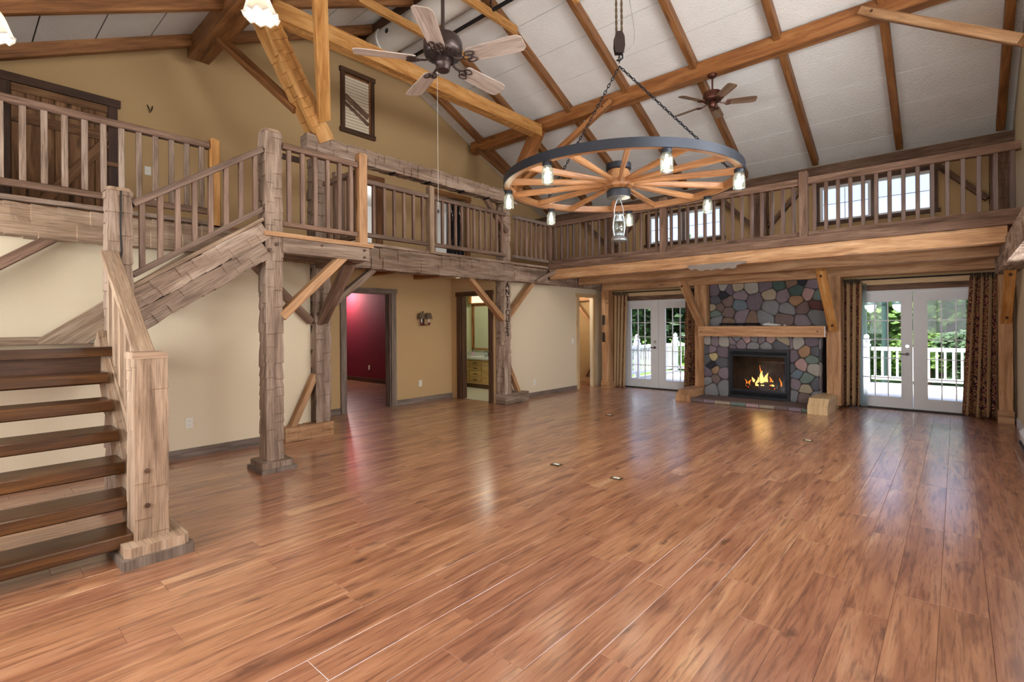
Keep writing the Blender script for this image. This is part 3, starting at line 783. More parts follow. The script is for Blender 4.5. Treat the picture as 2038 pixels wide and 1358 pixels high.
def newel(label, x, y, z0, z1, w=.10, mat='beam_wood', w2=None):
    r = root('newel_post', label, 'newel post', (x, y, z0))
    w2 = w2 or w
    m = MB().beam((x, y, z0), (x, y, z1 - .02), w, w2, (0, 1, 0), .006)
    part('shaft', m, mat, r)
    part('cap', MB().beam((x, y, z1 - .02), (x, y, z1), w, w2, (0, 1, 0), .006, taper=.8), mat, r)
    return r
XL = -6.15
railing('gallery railing above the stairs in front of the plank door', (XL, -1.58, ZD), (XL, 1.92, ZD), 25, .885, bal=.046, mt='hewn_brown', mbal='hewn_wood')
newel('small rounded newel ending the railing beside the stair opening', XL, 1.975, ZD - .02, 3.54, .095, 'honey_wood')
railing('gallery railing between small stair newel and middle gallery newel', (XL, 3.40, ZD), (XL, 4.96, ZD), 9)
railing('gallery railing from middle newel to the lettered post', (XL, 5.06, ZD), (XL, 6.75, ZD), 12)
newel('pale middle newel of the left gallery railing', XL + .02, 5.01, ZD - .02, 3.63, .11, 'newel_wood', .09)
railing('short gallery railing between lettered post and the inner corner newel', (XL, 7.0, ZD), (XL, 8.02, ZD), 7, mt='grey_trim')
newel('corner newel where the left and back railings meet', XL + .03, 8.08, 2.55, 3.60, .10, 'hewn_brown')
YL = 8.07
bk = dict(ht=.905, hr=.10, hbr=.07, hb=.08, bal=.044, mt='hewn_brown', mbal='dark_baluster')
railing('back gallery railing left section behind the wheel chandelier', (-6.05, YL, ZD), (-3.76, YL, ZD), 16, **bk)
railing('back gallery railing middle section in front of the left upper window', (-3.64, YL, ZD), (-1.67, YL, ZD), 14, **bk)
railing('back gallery railing right section in front of the right upper window', (-1.55, YL, ZD), (.56, YL, ZD), 15, **bk)
newel('back gallery newel behind the hanging lantern', -3.70, YL - .01, 2.56, 3.60, .11, 'hewn_brown')
newel('back gallery newel left of the right upper window', -1.61, YL - .01, 2.56, 3.60, .11, 'hewn_brown')

# ------------------------------------------------------------------ lower flight of stairs
TX = [-3.88 - .178 * i for i in range(6)]; TZ = [.165 + .192 * i for i in range(6)]
r = root('staircase', 'lower flight of dark open stair treads', 'staircase', (-4.4, .25, 0))
tm = to_mesh('tread', MB().beam((0, -.38, -.04), (0, .80, -.04), .29, .08, (0, 0, 1), .008), 'tread_wood')
for x, z in zip(TX, TZ): inst('tread', tm, r, (x - .145, 0, z))
def low_str(y0, y1, mat, seed):
    m = MB(); m.beam((-4.00, (y0 + y1) / 2, -.02), (-5.26, (y0 + y1) / 2, 1.36), y1 - y0, .24, (0, 0, 1), .01, .006, seed, .22)
    for i, p in enumerate(m.v):
        if p[2] < 0.0: m.v[i] = (p[0], p[1], 0.0)
    part('stringer', m, mat, r)
low_str(.80, .88, 'newel_wood', 61); low_str(-.46, -.38, 'newel_wood', 62)
r = root('newel_post', 'thick weathered newel at the foot of the stairs on a stone-like base', 'newel post', (-3.95, .87, 0))
part('shaft', MB().beam((-3.95, .865, .10), (-3.95, .865, 1.27), .20, .19, (0, 1, 0), .012, .007, 63, .22), 'newel_wood', r)
part('cap', MB().prism([(.768, 1.262), (.960, 1.262), (.960, 1.272), (.952, 1.292), (.932, 1.304), (.774, 1.304), (.768, 1.298)], lambda a, b, t: (t, a, b), -4.052, -3.848), 'newel_wood', r)
part('base_moulding', MB().beam((-3.95, .875, .06), (-3.95, .875, .12), .42, .34, (0, 1, 0), .03), 'newel_wood', r)
part('base_plinth', MB().beam((-3.95, .875, 0), (-3.95, .875, .06), .46, .38, (0, 1, 0), .008), 'grey_trim', r)
for z in (.33, .55): part('bolt_head', MB().tube([(-3.86, .84, z), (-3.838, .84, z)], .015, 8), 'dark_trim', r)
r = railing('short steep railing beside the lower stair treads', (-4.06, .885, .44), (-5.18, .885, 1.27), 6, .83, .06, .12, .05, .05, .06, 'newel_wood', 'newel_wood')
# landing
r = root('stair_landing', 'dark wooden landing where the staircase turns', 'landing', (-5.7, .35, 1.0))
part('deck', MB().box(-6.43, -4.965, -.46, 1.02, 1.24, 1.31, 1), 'tread_wood', r)
part('rim_joist', MB().box(-5.08, -5.02, -.46, .82, 1.02, 1.24, 1), 'dark_trim', r)
part('rim_joist', MB().box(-6.43, -5.08, .94, 1.0, 1.02, 1.24, 0), 'dark_trim', r)
part('skirting', MB().box(-6.43, -6.40, -.46, .62, 1.31, 1.38, 1), 'newel_wood', r)
r = root('newel_post', 'tall split landing post where the stairs turn', 'newel post', (-5.28, .96, 0))
part('shaft', MB().beam((-5.28, .96, 0), (-5.28, .96, 2.60), .18, .185, (0, 1, 0), .012, .014, 64, .19), 'hewn_wood', r)
part('cap', MB().beam((-5.28, .96, 2.60), (-5.28, .96, 2.63), .18, .185, (0, 1, 0), .02, taper=.85), 'newel_wood', r)
part('crack', MB().prism([(.955, 1.95), (.975, 2.1), (.965, 2.3), (.97, 2.6), (.96, 2.6), (.955, 2.3), (.962, 2.1)], lambda a, b, t: (t, a, b), -5.2, -5.186), 'slot_dark', r)
part('plinth', MB().box(-5.50, -5.10, .82, 1.10, 0, .06), 'grey_trim', r)
# upper flight
r = root('staircase', 'upper flight of stairs with a double hewn side beam', 'staircase', (-5.8, 1.6, 1.31))
um = to_mesh('tread', MB().beam((-6.42, 0, -.035), (-5.34, 0, -.035), .26, .07, (0, 0, 1), .008), 'tread_wood')
for i in range(4): inst('tread', um, r, (0, 1.30 + .21 * i, 1.715 + .18 * i))
sl = Vector((0, 1, .685)).normalized()
def usl(c0, c1, h, seed, mat='hewn_wood', w=.14, x=-5.26, hew=.015):
    part('stringer', MB().beam((x, c0[0], c0[1]), (x, c1[0], c1[1]), w, h, (0, 0, 1), .01, hew, seed, .17), mat, r)
usl((.99, 1.645), (2.14, 2.435), .175, 65); usl((1.02, 1.465), (2.14, 2.235), .175, 66)
part('cap_board', MB().beam((-5.26, 1.0, 1.775), (-5.26, 2.12, 2.545), .12, .035), 'newel_wood', r)
part('wall_stringer', MB().beam((-6.40, .62, 1.24), (-6.40, 2.15, 2.42), .045, .26), 'newel_wood', r)
railing('sloping railing of the upper stair flight', (-5.26, 1.055, 1.70), (-5.26, 2.125, 2.44), 8, .85, .18, .075, .07, .06, .042)
r = root('newel_post', 'tallest hewn newel post standing before the gallery', 'newel post', (-5.29, 2.22, 0))
part('shaft', MB().beam((-5.29, 2.22, .10), (-5.29, 2.22, 3.45), .185, .185, (0, 1, 0), .012, .014, 67, .14), 'hewn_wood', r)
part('cap', MB().beam((-5.29, 2.22, 3.45), (-5.29, 2.22, 3.48), .18, .18, (0, 1, 0), .02, taper=.85), 'newel_wood', r)
part('base_moulding', MB().beam((-5.29, 2.22, .04), (-5.29, 2.22, .10), .34, .31, (0, 1, 0), .02), 'hewn_wood', r)
part('base_plinth', MB().beam((-5.29, 2.22, 0), (-5.29, 2.22, .04), .38, .35, (0, 1, 0), .006), 'grey_trim', r)
part('knee_brace', MB().beam((-5.26, 3.02, 2.26), (-5.26, 2.30, 1.56), .09, .125, (1, 0, 0)), 'beam_wood', r)
for z in (2.30, 2.24): part('bolt_head', MB().tube([(-5.2, 2.17 + (z - 2.24) * 1.2, z), (-5.18, 2.17 + (z - 2.24) * 1.2, z)], .017, 8), 'dark_trim', r)
# upper platform
r = root('stair_platform', 'small upper platform joining the stairs to the gallery', 'landing', (-5.75, 2.75, 2.2))
part('deck', MB().box(-6.22, -5.16, 2.12, 3.36, 2.38, 2.425, 1), 'beam_wood', r)
part('front_beam', MB().beam((-5.25, 2.30, 2.30), (-5.25, 3.31, 2.30), .15, .155, (0, 0, 1), .01, .004, 68, .4), 'hewn_wood', r)
part('side_beam', MB().beam((-5.32, 3.24, 2.29), (-6.2, 3.24, 2.29), .14, .16), 'hewn_brown', r)
part('joist', MB().beam((-5.7, 2.2, 2.30), (-5.7, 3.2, 2.30), .10, .14), 'hewn_brown', r)
for z in (2.34, 2.26): part('bolt_head', MB().tube([(-5.18, 3.24, z), (-5.155, 3.24, z)], .014, 8), 'dark_trim', r)
part('bolt_head', MB().tube([(-5.18, 2.72, 2.34), (-5.16, 2.72, 2.34)], .014, 8), 'dark_trim', r)
railing('platform railing between tallest newel and small corner newel', (-5.22, 2.31, 2.425), (-5.22, 3.17, 2.425), 6, .935, .075, .085, .06, .05, .042, 'hewn_brown', 'baluster_wood')
railing('return railing from small corner newel back to the gallery', (-5.28, 3.26, 2.425), (-6.10, 3.26, 2.425), 5, .90, .075, .085, .06, .05, .055, 'hewn_brown', 'baluster_wood')
newel('small orange corner newel of the stair platform', -5.22, 3.235, 2.42, 3.48, .105, 'beam_wood')
# ------------------------------------------------------------------ glazed double doors
def french(name, lab, x0, xc, x1, cols_l, cols_r, gz=(.20, 1.81), rows=(.52, .85, 1.17, 1.49)):
    fr = MB(); fr.box(x0 - .04, x0, YB - .02, YB + .14, 0, 1.99, 2); fr.box(x1, x1 + .04, YB - .02, YB + .14, 0, 1.99, 2); fr.box(x0 - .04, x1 + .04, YB - .02, YB + .14, 1.97, 2.0, 0)
    d = struct(name, fr, 'door_white', lab)
    part('threshold', MB().box(x0 - .02, x1 + .02, YB - .06, YB + .14, 0, .018, 0), 'slot_dark', d)
    part('head_casing', MB().box(x0 - .1, x1 + .1, YB - .03, YB - .001, 2.0, 2.10, 0), 'hewn_brown', d)
    part('head_casing', MB().box(x0 - .1, x1 + .1, YB - .045, YB - .001, 2.10, 2.20, 0), 'pine_light', d)
    for (a, b, g) in ((x0 + .004, xc - .004, cols_l), (xc + .004, x1 - .004, cols_r)):
        m = MB(); y0, y1 = YB + .02, YB + .065
        m.box(a, g[0], y0, y1, .02, 1.965, 2); m.box(g[-1], b, y0, y1, .02, 1.965, 2)
        m.box(g[0], g[-1], y0, y1, .02, gz[0], 0); m.box(g[0], g[-1], y0, y1, gz[1], 1.965, 0)
        s = .018
        for (p, q, u, v) in ((g[0] - s, g[0] + .004, gz[0] - s, gz[1] + s), (g[-1] - .004, g[-1] + s, gz[0] - s, gz[1] + s)): m.box(p, q, y0 - .012, y0, u, v, 2)
        m.box(g[0], g[-1], y0 - .012, y0, gz[0] - s, gz[0] + .004, 0); m.box(g[0], g[-1], y0 - .012, y0, gz[1] - .004, gz[1] + s, 0)
        leaf = part('leaf', m, 'door_white', d)
        for x in g[1:-1]: part('muntin', MB().box(x - .008, x + .008, y0 + .008, y0 + .034, gz[0], gz[1], 2), 'door_white', leaf)
        for z in rows: part('muntin', MB().box(g[0], g[-1], y0 + .009, y0 + .033, z - .008, z + .008, 0), 'door_white', leaf)
        zz = (gz[0],) + tuple(rows) + (gz[1],)
        for i in range(len(g) - 1):
            for j in range(len(zz) - 1):
                part('pane', MB().box(g[i] + .004, g[i + 1] - .004, y0 + .018, y0 + .024, zz[j] + .004, zz[j + 1] - .004, 2), 'pane_glass', leaf)
        if a < xc - .1 and b < xc:
            hx = xc - .07
        else: continue
        part('deadbolt', MB().lathe([(.028, 0), (.028, .012), (.016, .02), (.001, .024)], (hx, y0 - .024, 1.06), 14, 'Y'), 'chrome', leaf, 'chrome deadbolt')
        h = MB().lathe([(.026, 0), (.026, .012), (.012, .02), (.012, .05)], (hx, y0 - .05, .93), 14, 'Y'); h.beam((hx, y0 - .045, .93), (hx - .11, y0 - .045, .925), .016, .018)
        part('lever_handle', h, 'bronze', leaf, 'dark metal lever handle', True)
    return d
french('door_1', 'white glazed double doors left of the fireplace', -5.86, -4.995, -4.13, (-5.67, -5.50, -5.33, -5.17), (-4.83, -4.67, -4.50, -4.33))
french('door_2', 'white glazed double doors right of the fireplace', -1.41, -.54, .325, (-1.22, -1.05, -.87, -.69), (-.355, -.18, -.005, .165))
# ------------------------------------------------------------------ windows
def win_y(name, lab, x0, x1, z0, z1):
    m = MB(); t = .06
    m.box(x0 - t, x1 + t, YB - .035, YB - .001, z1, z1 + t, 0); m.box(x0 - t - .03, x1 + t + .03, YB - .06, YB - .001, z0 - t, z0, 0)
    m.box(x0 - t, x0, YB - .035, YB - .001, z0, z1, 2); m.box(x1, x1 + t, YB - .035, YB - .001, z0, z1, 2)
    d = struct(name, m, 'dark_trim', lab)
    xm = (x0 + x1) / 2
    for a, b in ((x0, xm - .03), (xm + .03, x1)):
        f = MB(); y0, y1 = YB + .03, YB + .08; w = .045
        f.box(a, a + w, y0, y1, z0, z1, 2); f.box(b - w, b, y0, y1, z0, z1, 2); f.box(a + w, b - w, y0, y1, z0, z0 + w, 0); f.box(a + w, b - w, y0, y1, z1 - w, z1, 0)
        s = part('sash', f, 'vinyl_white', d)
        part('muntin', MB().box((a + b) / 2 - .006, (a + b) / 2 + .006, y0 + .02, y0 + .03, z0 + w, z1 - w, 2), 'vinyl_white', s)
        part('muntin', MB().box(a + w, b - w, y0 + .02, y0 + .03, (z0 + z1) / 2 - .006, (z0 + z1) / 2 + .006, 0), 'vinyl_white', s)
        part('pane', MB().box(a + w, b - w, y0 + .034, y0 + .04, z0 + w, z1 - w, 2), 'pane_glass', s)
    part('mullion', MB().box(xm - .03, xm + .03, YB + .01, YB + .1, z0, z1, 2), 'grey_trim', d)
    return d
win_y('window_1', 'upper left window above the back gallery', *W1)
win_y('window_2', 'upper right window above the back gallery', *W2)
def win_added(name, lab, axis, c, a, b, z0, z1):  # made-up windows out of view, openings for the added fill lights
    def bx(m, p, q, d0, d1, u, v):
        return m.box(d0, d1, p, q, u, v) if axis == 'x' else m.box(p, q, d0, d1, u, v)
    s = -1 if axis == 'x' else 1
    i0, i1 = sorted((c + s * .03, c)); m = MB()
    for (p, q, u, v) in ((a - .08, a, z0 - .08, z1 + .08), (b, b + .08, z0 - .08, z1 + .08), (a, b, z1, z1 + .08), (a, b, z0 - .08, z0)): bx(m, p, q, i0, i1, u, v)
    d = struct(name, m, 'dark_trim', lab)
    j0, j1 = sorted((c - s * .03, c - s * .07)); f = MB()
    for (p, q, u, v) in ((a, a + .05, z0, z1), (b - .05, b, z0, z1), (a, b, z1 - .05, z1), (a, b, z0, z0 + .05), ((a + b) / 2 - .02, (a + b) / 2 + .02, z0, z1)): bx(f, p, q, j0, j1, u, v)
    part('sash', f, 'vinyl_white', d)
    k0, k1 = sorted((c - s * .045, c - s * .05)); part('pane', bx(MB(), a + .05, b - .05, k0, k1, z0 + .05, z1 - .05), 'pane_glass', d)
for i, (a, b) in enumerate(RW_WIN): win_added('window_%d' % (3 + i), ('first', 'second', 'third')[i] + ' added window of the right-hand wall counted from the viewer', 'x', XE, a, b, 1.0, 2.3)
for i, (a, b) in enumerate(GW_WIN): win_added('window_%d' % (10 + i), ('nearer', 'farther')[i] + ' added upper window of the right-hand gable', 'x', XE, a, b, 3.1, 4.6)
for i, (a, b) in enumerate(FW_WIN): win_added('window_%d' % (6 + i), ('first', 'second', 'third')[i] + ' added window of the front wall counted from the stairs', 'y', YF, a, b, 1.0, 2.4)

# ------------------------------------------------------------------ curtains
def curtain(label, xa, xb, xa2, xb2, z0, z1, y, seed, lay=.0):
    r = root('curtain', label, 'curtain', ((xa + xb) / 2, y, z0)); m = MB()
    nu, nv = 64, 22
    for j in range(nv + 1):
        t = j / nv; z = z1 + (z0 - z1) * t
        a, b = xa + (xa2 - xa) * t, xb + (xb2 - xb) * t
        for i in range(nu + 1):
            s = i / nu
            ph = s * 3.6 * 2 * math.pi + seed + .5 * math.sin(t * 2.2 + seed)
            amp = .026 + .035 * t * (.6 + .4 * math.sin(seed + s * 7))
            m.v.append((a + (b - a) * s + .010 * math.sin(ph * 2 + 1), y + amp * math.sin(ph) - .02 * t, z + (.012 * math.sin(s * 9 + seed) if j == nv else 0)))
    for j in range(nv):
        for i in range(nu):
            k = j * (nu + 1) + i; u0, u1 = i / nu * 1.05, (i + 1) / nu * 1.05; v0, v1 = j / nv * 2.1, (j + 1) / nv * 2.1
            m.face((k, k + nu + 1, k + nu + 2, k + 1), ((u0, v0), (u0, v1), (u1, v1), (u1, v0)))
    o = part('fabric', m, 'curtain_fabric', r, None, 'all')
    md = o.modifiers.new('thickness', 'SOLIDIFY'); md.thickness = .004
    h = MB(); n0 = 40
    for i in range(n0 + 1):
        s = i / n0
        for z, k in ((z1 - .03, .0), (z1 + .05, .014)):
            h.v.append((xa + (xb - xa) * s, y + .028 * math.sin(s * 70 + seed) - k, z + (.008 * math.sin(i * 2.1) if k else 0)))
    for i in range(n0): h.face((2 * i, 2 * i + 1, 2 * i + 3, 2 * i + 2), ((i * .01, 0), (i * .01, .08), (i * .01 + .01, .08), (i * .01 + .01, 0)))
    o = part('gathered_heading', h, 'shade_tan', r, 'frilled grey-brown heading'); md = o.modifiers.new('thickness', 'SOLIDIFY'); md.thickness = .004
    return r
YC = 10.36
curtain('patterned curtain hanging on the far right of the right glazed doors', .16, .47, .06, .45, .015, 2.15, YC, 1.0)
curtain('patterned curtain between fireplace post and the right glazed doors', -1.53, -1.21, -1.54, -1.24, .03, 2.15, YC, 2.4)
curtain('patterned curtain on the left edge of the left glazed doors', -5.98, -5.66, -6.0, -5.72, .015, 2.15, YC, 3.1)
curtain('patterned curtain between left glazed doors and fireplace post', -4.27, -3.98, -4.30, -3.99, .02, 2.13, YC, 4.6)
for a, b, lab in ((-6.0, -3.97, 'thin dark curtain rod above the left glazed doors'), (-1.54, .48, 'thin dark curtain rod above the right glazed doors')):
    r = root('curtain_rod', lab, 'curtain rod', ((a + b) / 2, YC, 2.17)); part('rod', MB().tube([(a, YC, 2.185), (b, YC, 2.185)], .011, 8), 'iron_black', r, None, True)
    for x in (a, b):
        part('finial', MB().sphere((x, YC, 2.185), .022), 'iron_black', r, None, True)
        part('bracket', MB().box(x + (.05 if x == a else -.06), x + (.06 if x == a else -.05), YC, YB, 2.178, 2.19), 'iron_black', r)
# sheer strip beside the right doors' left curtain
sh = MB(); n = 24
for i in range(n + 1):
    for z in (.02, 2.12): sh.v.append((-1.24 + .10 * i / n, YC + .05 + .012 * math.sin(i * 1.3), z))
for i in range(n): sh.face((2 * i, 2 * i + 1, 2 * i + 3, 2 * i + 2))
t = NT('sheer'); _a = t.n('ShaderNodeBsdfTransparent'); _b = t.n('ShaderNodeBsdfTranslucent'); _b.inputs[0].default_value = (.75, .85, .8, 1); _m = t.n('ShaderNodeMixShader'); _m.inputs[0].default_value = .4
t.l(_a.outputs[0], _m.inputs[1]); t.l(_b.outputs[0], _m.inputs[2]); t.l(_m.outputs[0], t.out.inputs[0])
_o = solo('sheer_curtain', sh, 'sheer', 'narrow pale sheer strip beside the patterned curtain right of the fireplace', 'curtain', None, 'all')
_o.modifiers.new('thickness', 'SOLIDIFY').thickness = .002

# ------------------------------------------------------------------ fireplace
fp = root('fireplace', 'fieldstone fireplace with timber mantel and glowing gas insert', 'fireplace', (-2.75, 10.0, 0))
FX0, FX1, FY = -3.73, -1.76, 9.92
IX0, IX1, IZ0, IZ1 = -3.25, -2.21, .06, .965
core = MB(); core.box(FX0, IX0, FY, YB, 0, 1.21); core.box(IX1, FX1, FY, YB, 0, 1.21); core.box(IX0, IX1, FY, YB, IZ1, 1.21); core.box(IX0, IX1, FY, YB, 0, IZ0)
core.box(FX0 + .03, FX1 - .03, 10.22, YB, 1.21, 2.26)
part('masonry_core', core, 'mortar', fp)
def clip(poly, nx, ny, d):
    out = []
    for i in range(len(poly)):
        p, q = poly[i], poly[(i + 1) % len(poly)]
        a, b = nx * p[0] + ny * p[1] - d, nx * q[0] + ny * q[1] - d
        if a <= 0: out.append(p)
        if (a < 0 < b) or (b < 0 < a):
            t = a / (a - b); out.append((p[0] + (q[0] - p[0]) * t, p[1] + (q[1] - p[1]) * t))
    return out
def stones(seeds, rect, fn, gap=.0045, proud=.03, sd=0):
    """irregular fieldstones: cells around seed points, corners rounded, faces domed"""
    for i, (x, z, col) in enumerate(seeds):
        poly = [(rect[0], rect[2]), (rect[1], rect[2]), (rect[1], rect[3]), (rect[0], rect[3])]
        for j, (x2, z2, _) in enumerate(seeds):
            if i == j: continue
            nx, nz = x2 - x, z2 - z; L = math.hypot(nx, nz) or 1e-6; nx /= L; nz /= L
            poly = clip(poly, nx, nz, nx * (x + x2) / 2 + nz * (z + z2) / 2)
            if len(poly) < 3: break
        if len(poly) < 3: continue
        cx = sum(p[0] for p in poly) / len(poly); cz = sum(p[1] for p in poly) / len(poly)
        for _ in range(2):
            q = []
            for k in range(len(poly)):
                a, b = poly[k], poly[(k + 1) % len(poly)]
                q += [(a[0] * .83 + b[0] * .17, a[1] * .83 + b[1] * .17), (a[0] * .17 + b[0] * .83, a[1] * .17 + b[1] * .83)]
            poly = q
        rad = sum(math.hypot(p[0] - cx, p[1] - cz) for p in poly) / len(poly); s0 = max(.5, 1 - gap / rad)
        rings = [(s0, 0), (s0, .45), (s0 * .93, .82), (s0 * .62, 1.0)]; m = MB(); n = len(poly); pr = proud * (.6 + .6 * H(sd, i))
        for sc, hh in rings:
            for p in poly:
                jx = 1 + .07 * noise.noise(Vector((p[0] * 11, p[1] * 11, sd)))
                m.v.append(fn(cx + (p[0] - cx) * sc * jx, cz + (p[1] - cz) * sc * jx, hh * pr + .006 * noise.noise(Vector((p[0] * 20, p[1] * 20, i)))))
        for k in range(len(rings) - 1):
            for a in range(n):
                b = (a + 1) % n; m.face((k * n + a, k * n + b, k * n + n + b, k * n + n + a))
        m.v.append(fn(cx, cz, pr)); c = len(m.v) - 1
        for a in range(n): m.face((3 * n + a, 3 * n + (a + 1) % n, c))
        part('stone', m, 'stone_' + col, fp, None, True)
UP = '''800,155,beige;565,170,purple;425,185,purple;515,222,black;525,150,beige;660,148,tan;690,235,mauve;945,150,purple;1070,150,dkgreen;985,235,tan;1185,130,brown;1222,212,dkgreen;1278,108,black;1370,150,mauve;1340,245,pink;1105,250,mauve;835,295,purple;555,290,redbrown;675,320,bluegrey;430,275,dkgrey;1225,300,orange;985,345,grey;1150,375,grey;1285,370,redbrown;1395,338,darkred;425,398,green;400,345,tan;565,395,redbrown;700,435,mauve;445,465,grey;550,490,brown;808,470,brown;920,455,grey;1130,465,redbrown;1385,435,grey;1285,480,mauve;470,340,redbrown;1410,270,green'''
LO = '''290,685,beige;368,690,mauve;465,690,beige;335,785,mauve;278,780,dkgrey;450,805,purple;355,850,yellow;285,880,dkgrey;435,910,dkgrey;345,950,black;372,988,orange;295,1025,purple;455,1020,mauve;382,1090,redbrown;300,1110,grey;340,1175,grey;455,1150,grey'''
TO = '''560,695,mauve;612,655,grey;660,705,mauve;725,662,pink;800,658,grey;785,728,grey;872,660,mauve;955,662,pink;918,725,grey;1030,715,dkgrey;1070,655,tan;545,745,purple'''
RO = '''1125,705,mauve;1215,695,beige;1350,680,purple;1290,775,orange;1375,775,dkgrey;1160,825,purple;1250,905,pink;1355,925,beige;1150,950,dkgrey;1345,850,green;1295,1035,green;1180,1085,mauve;1375,1090,dkgrey;1300,1122,tan;1145,1195,grey;1285,1215,redbrown;1392,1190,grey;1205,990,bluegrey'''
def seeds(txt, fx, fz):
    return [(fx(float(a)), fz(float(b)), c) for a, b, c in (q.split(',') for q in txt.split(';'))]
ux = lambda v: -3.70 + (v - 375) / 1060 * 1.91; uz = lambda v: 2.235 - (v - 118) / 407 * .825
stones(seeds(UP, ux, uz), (-3.72, -1.69, 1.40, 2.26), lambda a, b, h: (a, 10.215 - h, b), sd=1)
lx = lambda v: FX0 + (v - 250) / 1160 * (FX1 - FX0); lz = lambda v: 1.21 - (v - 640) / 610 * 1.13
stones(seeds(LO, lx, lz), (FX0, IX0, .05, 1.215), lambda a, b, h: (a, FY - h, b), sd=2)
stones(seeds(TO, lx, lz), (IX0, IX1, IZ1 + .01, 1.215), lambda a, b, h: (a, FY - h, b), sd=3)
stones(seeds(RO, lx, lz), (IX1, FX1, .05, 1.215), lambda a, b, h: (a, FY - h, b), sd=4)
stones([(9.95, .15, 'grey'), (10.05, .42, 'mauve'), (9.98, .66, 'beige'), (10.02, .9, 'dkgrey'), (9.97, 1.1, 'grey')], (FY - .02, 10.12, .02, 1.21), lambda a, b, h: (FX1 + h, a, b), sd=5)
part('hearth_slab', MB().prism([(9.27, 0), (FY + .02, 0), (FY + .02, .065), (9.30, .065), (9.27, .05)], lambda a, b, t: (t, a, b), -3.76, -1.72), 'stone_redbrown', fp)
xs = [-3.74, -3.5, -3.3, -3.02, -2.76, -2.55, -2.3, -2.1, -1.9, -1.80]
for i, (a, b) in enumerate(zip(xs[:-1], xs[1:])):
    part('hearth_stone', MB().beam((a + .006, 9.262, .03), (b - .006, 9.262, .03), .03, .055, (0, 0, 1), .008), 'stone_' + ('redbrown', 'mauve', 'tan', 'green', 'pink', 'tan', 'redbrown', 'mauve', 'green')[i], fp)
# mantel
r = root('mantel', 'thick square timber mantel on the stone fireplace', 'mantel', (-2.75, 9.85, 1.21))
part('timber', MB().beam((-3.79, 9.94, 1.31), (-1.66, 9.94, 1.31), .34, .195, (0, 0, 1), .006, .003, 71, .25), 'beam_wood', r)
part('end_plate', MB().box(-1.662, -1.652, 9.78, 9.84, 1.22, 1.40), 'vinyl_white', r, 'white strap at the right end')
for z in (1.26, 1.36): part('bolt_head', MB().tube([(-1.655, 9.81, z), (-1.645, 9.81, z)], .010, 8), 'iron_black', r)
for x in (-3.73, -1.76): part('bolt_head', MB().tube([(x, 9.775, 1.31), (x, 9.76, 1.31)], .012, 8), 'dark_trim', r)
# gas insert
r = root('fireplace_insert', 'black gas fireplace insert with louvres and burning logs', 'fireplace insert', (-2.73, 9.95, .065))
YI = FY - .05
m = MB(); m.box(IX0, IX0 + .04, YI, FY + .05, IZ0 + .01, IZ1, 2); m.box(IX1 - .04, IX1, YI, FY + .05, IZ0 + .01, IZ1, 2); m.box(IX0 + .04, IX1 - .04, YI, FY + .05, IZ1 - .03, IZ1, 0); m.box(IX0 + .04, IX1 - .04, YI, FY + .05, IZ0 + .01, IZ0 + .05, 0)
part('surround', m, 'firebox_black', r)
for i, z in enumerate((.885, .907, .928)): part('louvre', MB().beam((IX0 + .04, YI + .01, z), (IX1 - .04, YI + .01, z), .05, .016), 'firebox_black', r)
for i, z in enumerate((.12, .145, .17)): part('louvre', MB().beam((IX0 + .04, YI + .01, z), (IX1 - .04, YI + .01, z), .05, .016), 'firebox_black', r)
m = MB(); gx0, gx1, gz0, gz1 = IX0 + .075, IX1 - .075, .225, .845
m.box(IX0 + .04, gx0, YI - .012, YI + .02, .185, .875, 2); m.box(gx1, IX1 - .04, YI - .012, YI + .02, .185, .875, 2); m.box(gx0, gx1, YI - .012, YI + .02, .185, gz0, 0); m.box(gx0, gx1, YI - .012, YI + .02, gz1, .875, 0)
part('glass_frame', m, 'iron_black', r)
part('glass', MB().box(gx0, gx1, YI + .002, YI + .006, gz0, gz1, 2), 'fire_glass', r)
m = MB(); m.box(gx0 - .03, gx1 + .03, 10.32, 10.34, .15, .88); m.box(gx0 - .05, gx0 - .03, YI + .03, 10.34, .15, .88); m.box(gx1 + .03, gx1 + .05, YI + .03, 10.34, .15, .88); m.box(gx0 - .05, gx1 + .05, YI + .03, 10.34, .86, .88); m.box(gx0 - .05, gx1 + .05, YI + .03, 10.34, .15, .24)
part('firebox_lining', m, 'firebox_soot', r)
cx, cy = -2.70, 10.09
for (p, q, ra) in (((cx - .28, cy - .06, .28), (cx + .10, cy + .02, .50), .035), ((cx + .26, cy - .02, .29), (cx + .0, cy + .05, .46), .032), ((cx - .22, cy - .10, .265), (cx + .26, cy - .09, .27), .030), ((cx - .10, cy - .05, .33), (cx + .22, cy - .10, .36), .026)):
    p, q = Vector(p), Vector(q); pts = [p.lerp(q, t / 6) + Vector((0, .006 * math.sin(t * 2), .008 * math.sin(t * 3))) for t in range(7)]
    part('log', MB().tube(pts, [ra * (1 + .12 * math.sin(t * 5)) for t in range(7)], 9), 'log_wood', r, None, True)
def flame(x, y, z, h, w, mat, k):
    m = MB(); pts = []; rr = []
    for i in range(9):
        t = i / 8; pts.append((x + .025 * math.sin(t * 5 + k) * t, y + .01 * math.cos(t * 4 + k), z + h * t)); rr.append(max(.0015, w * math.sin(math.pi * min(1, .18 + t * .82)) * (1 - t * .35)))
    part('flame', m.tube(pts, rr, 7), mat, r, None, True)
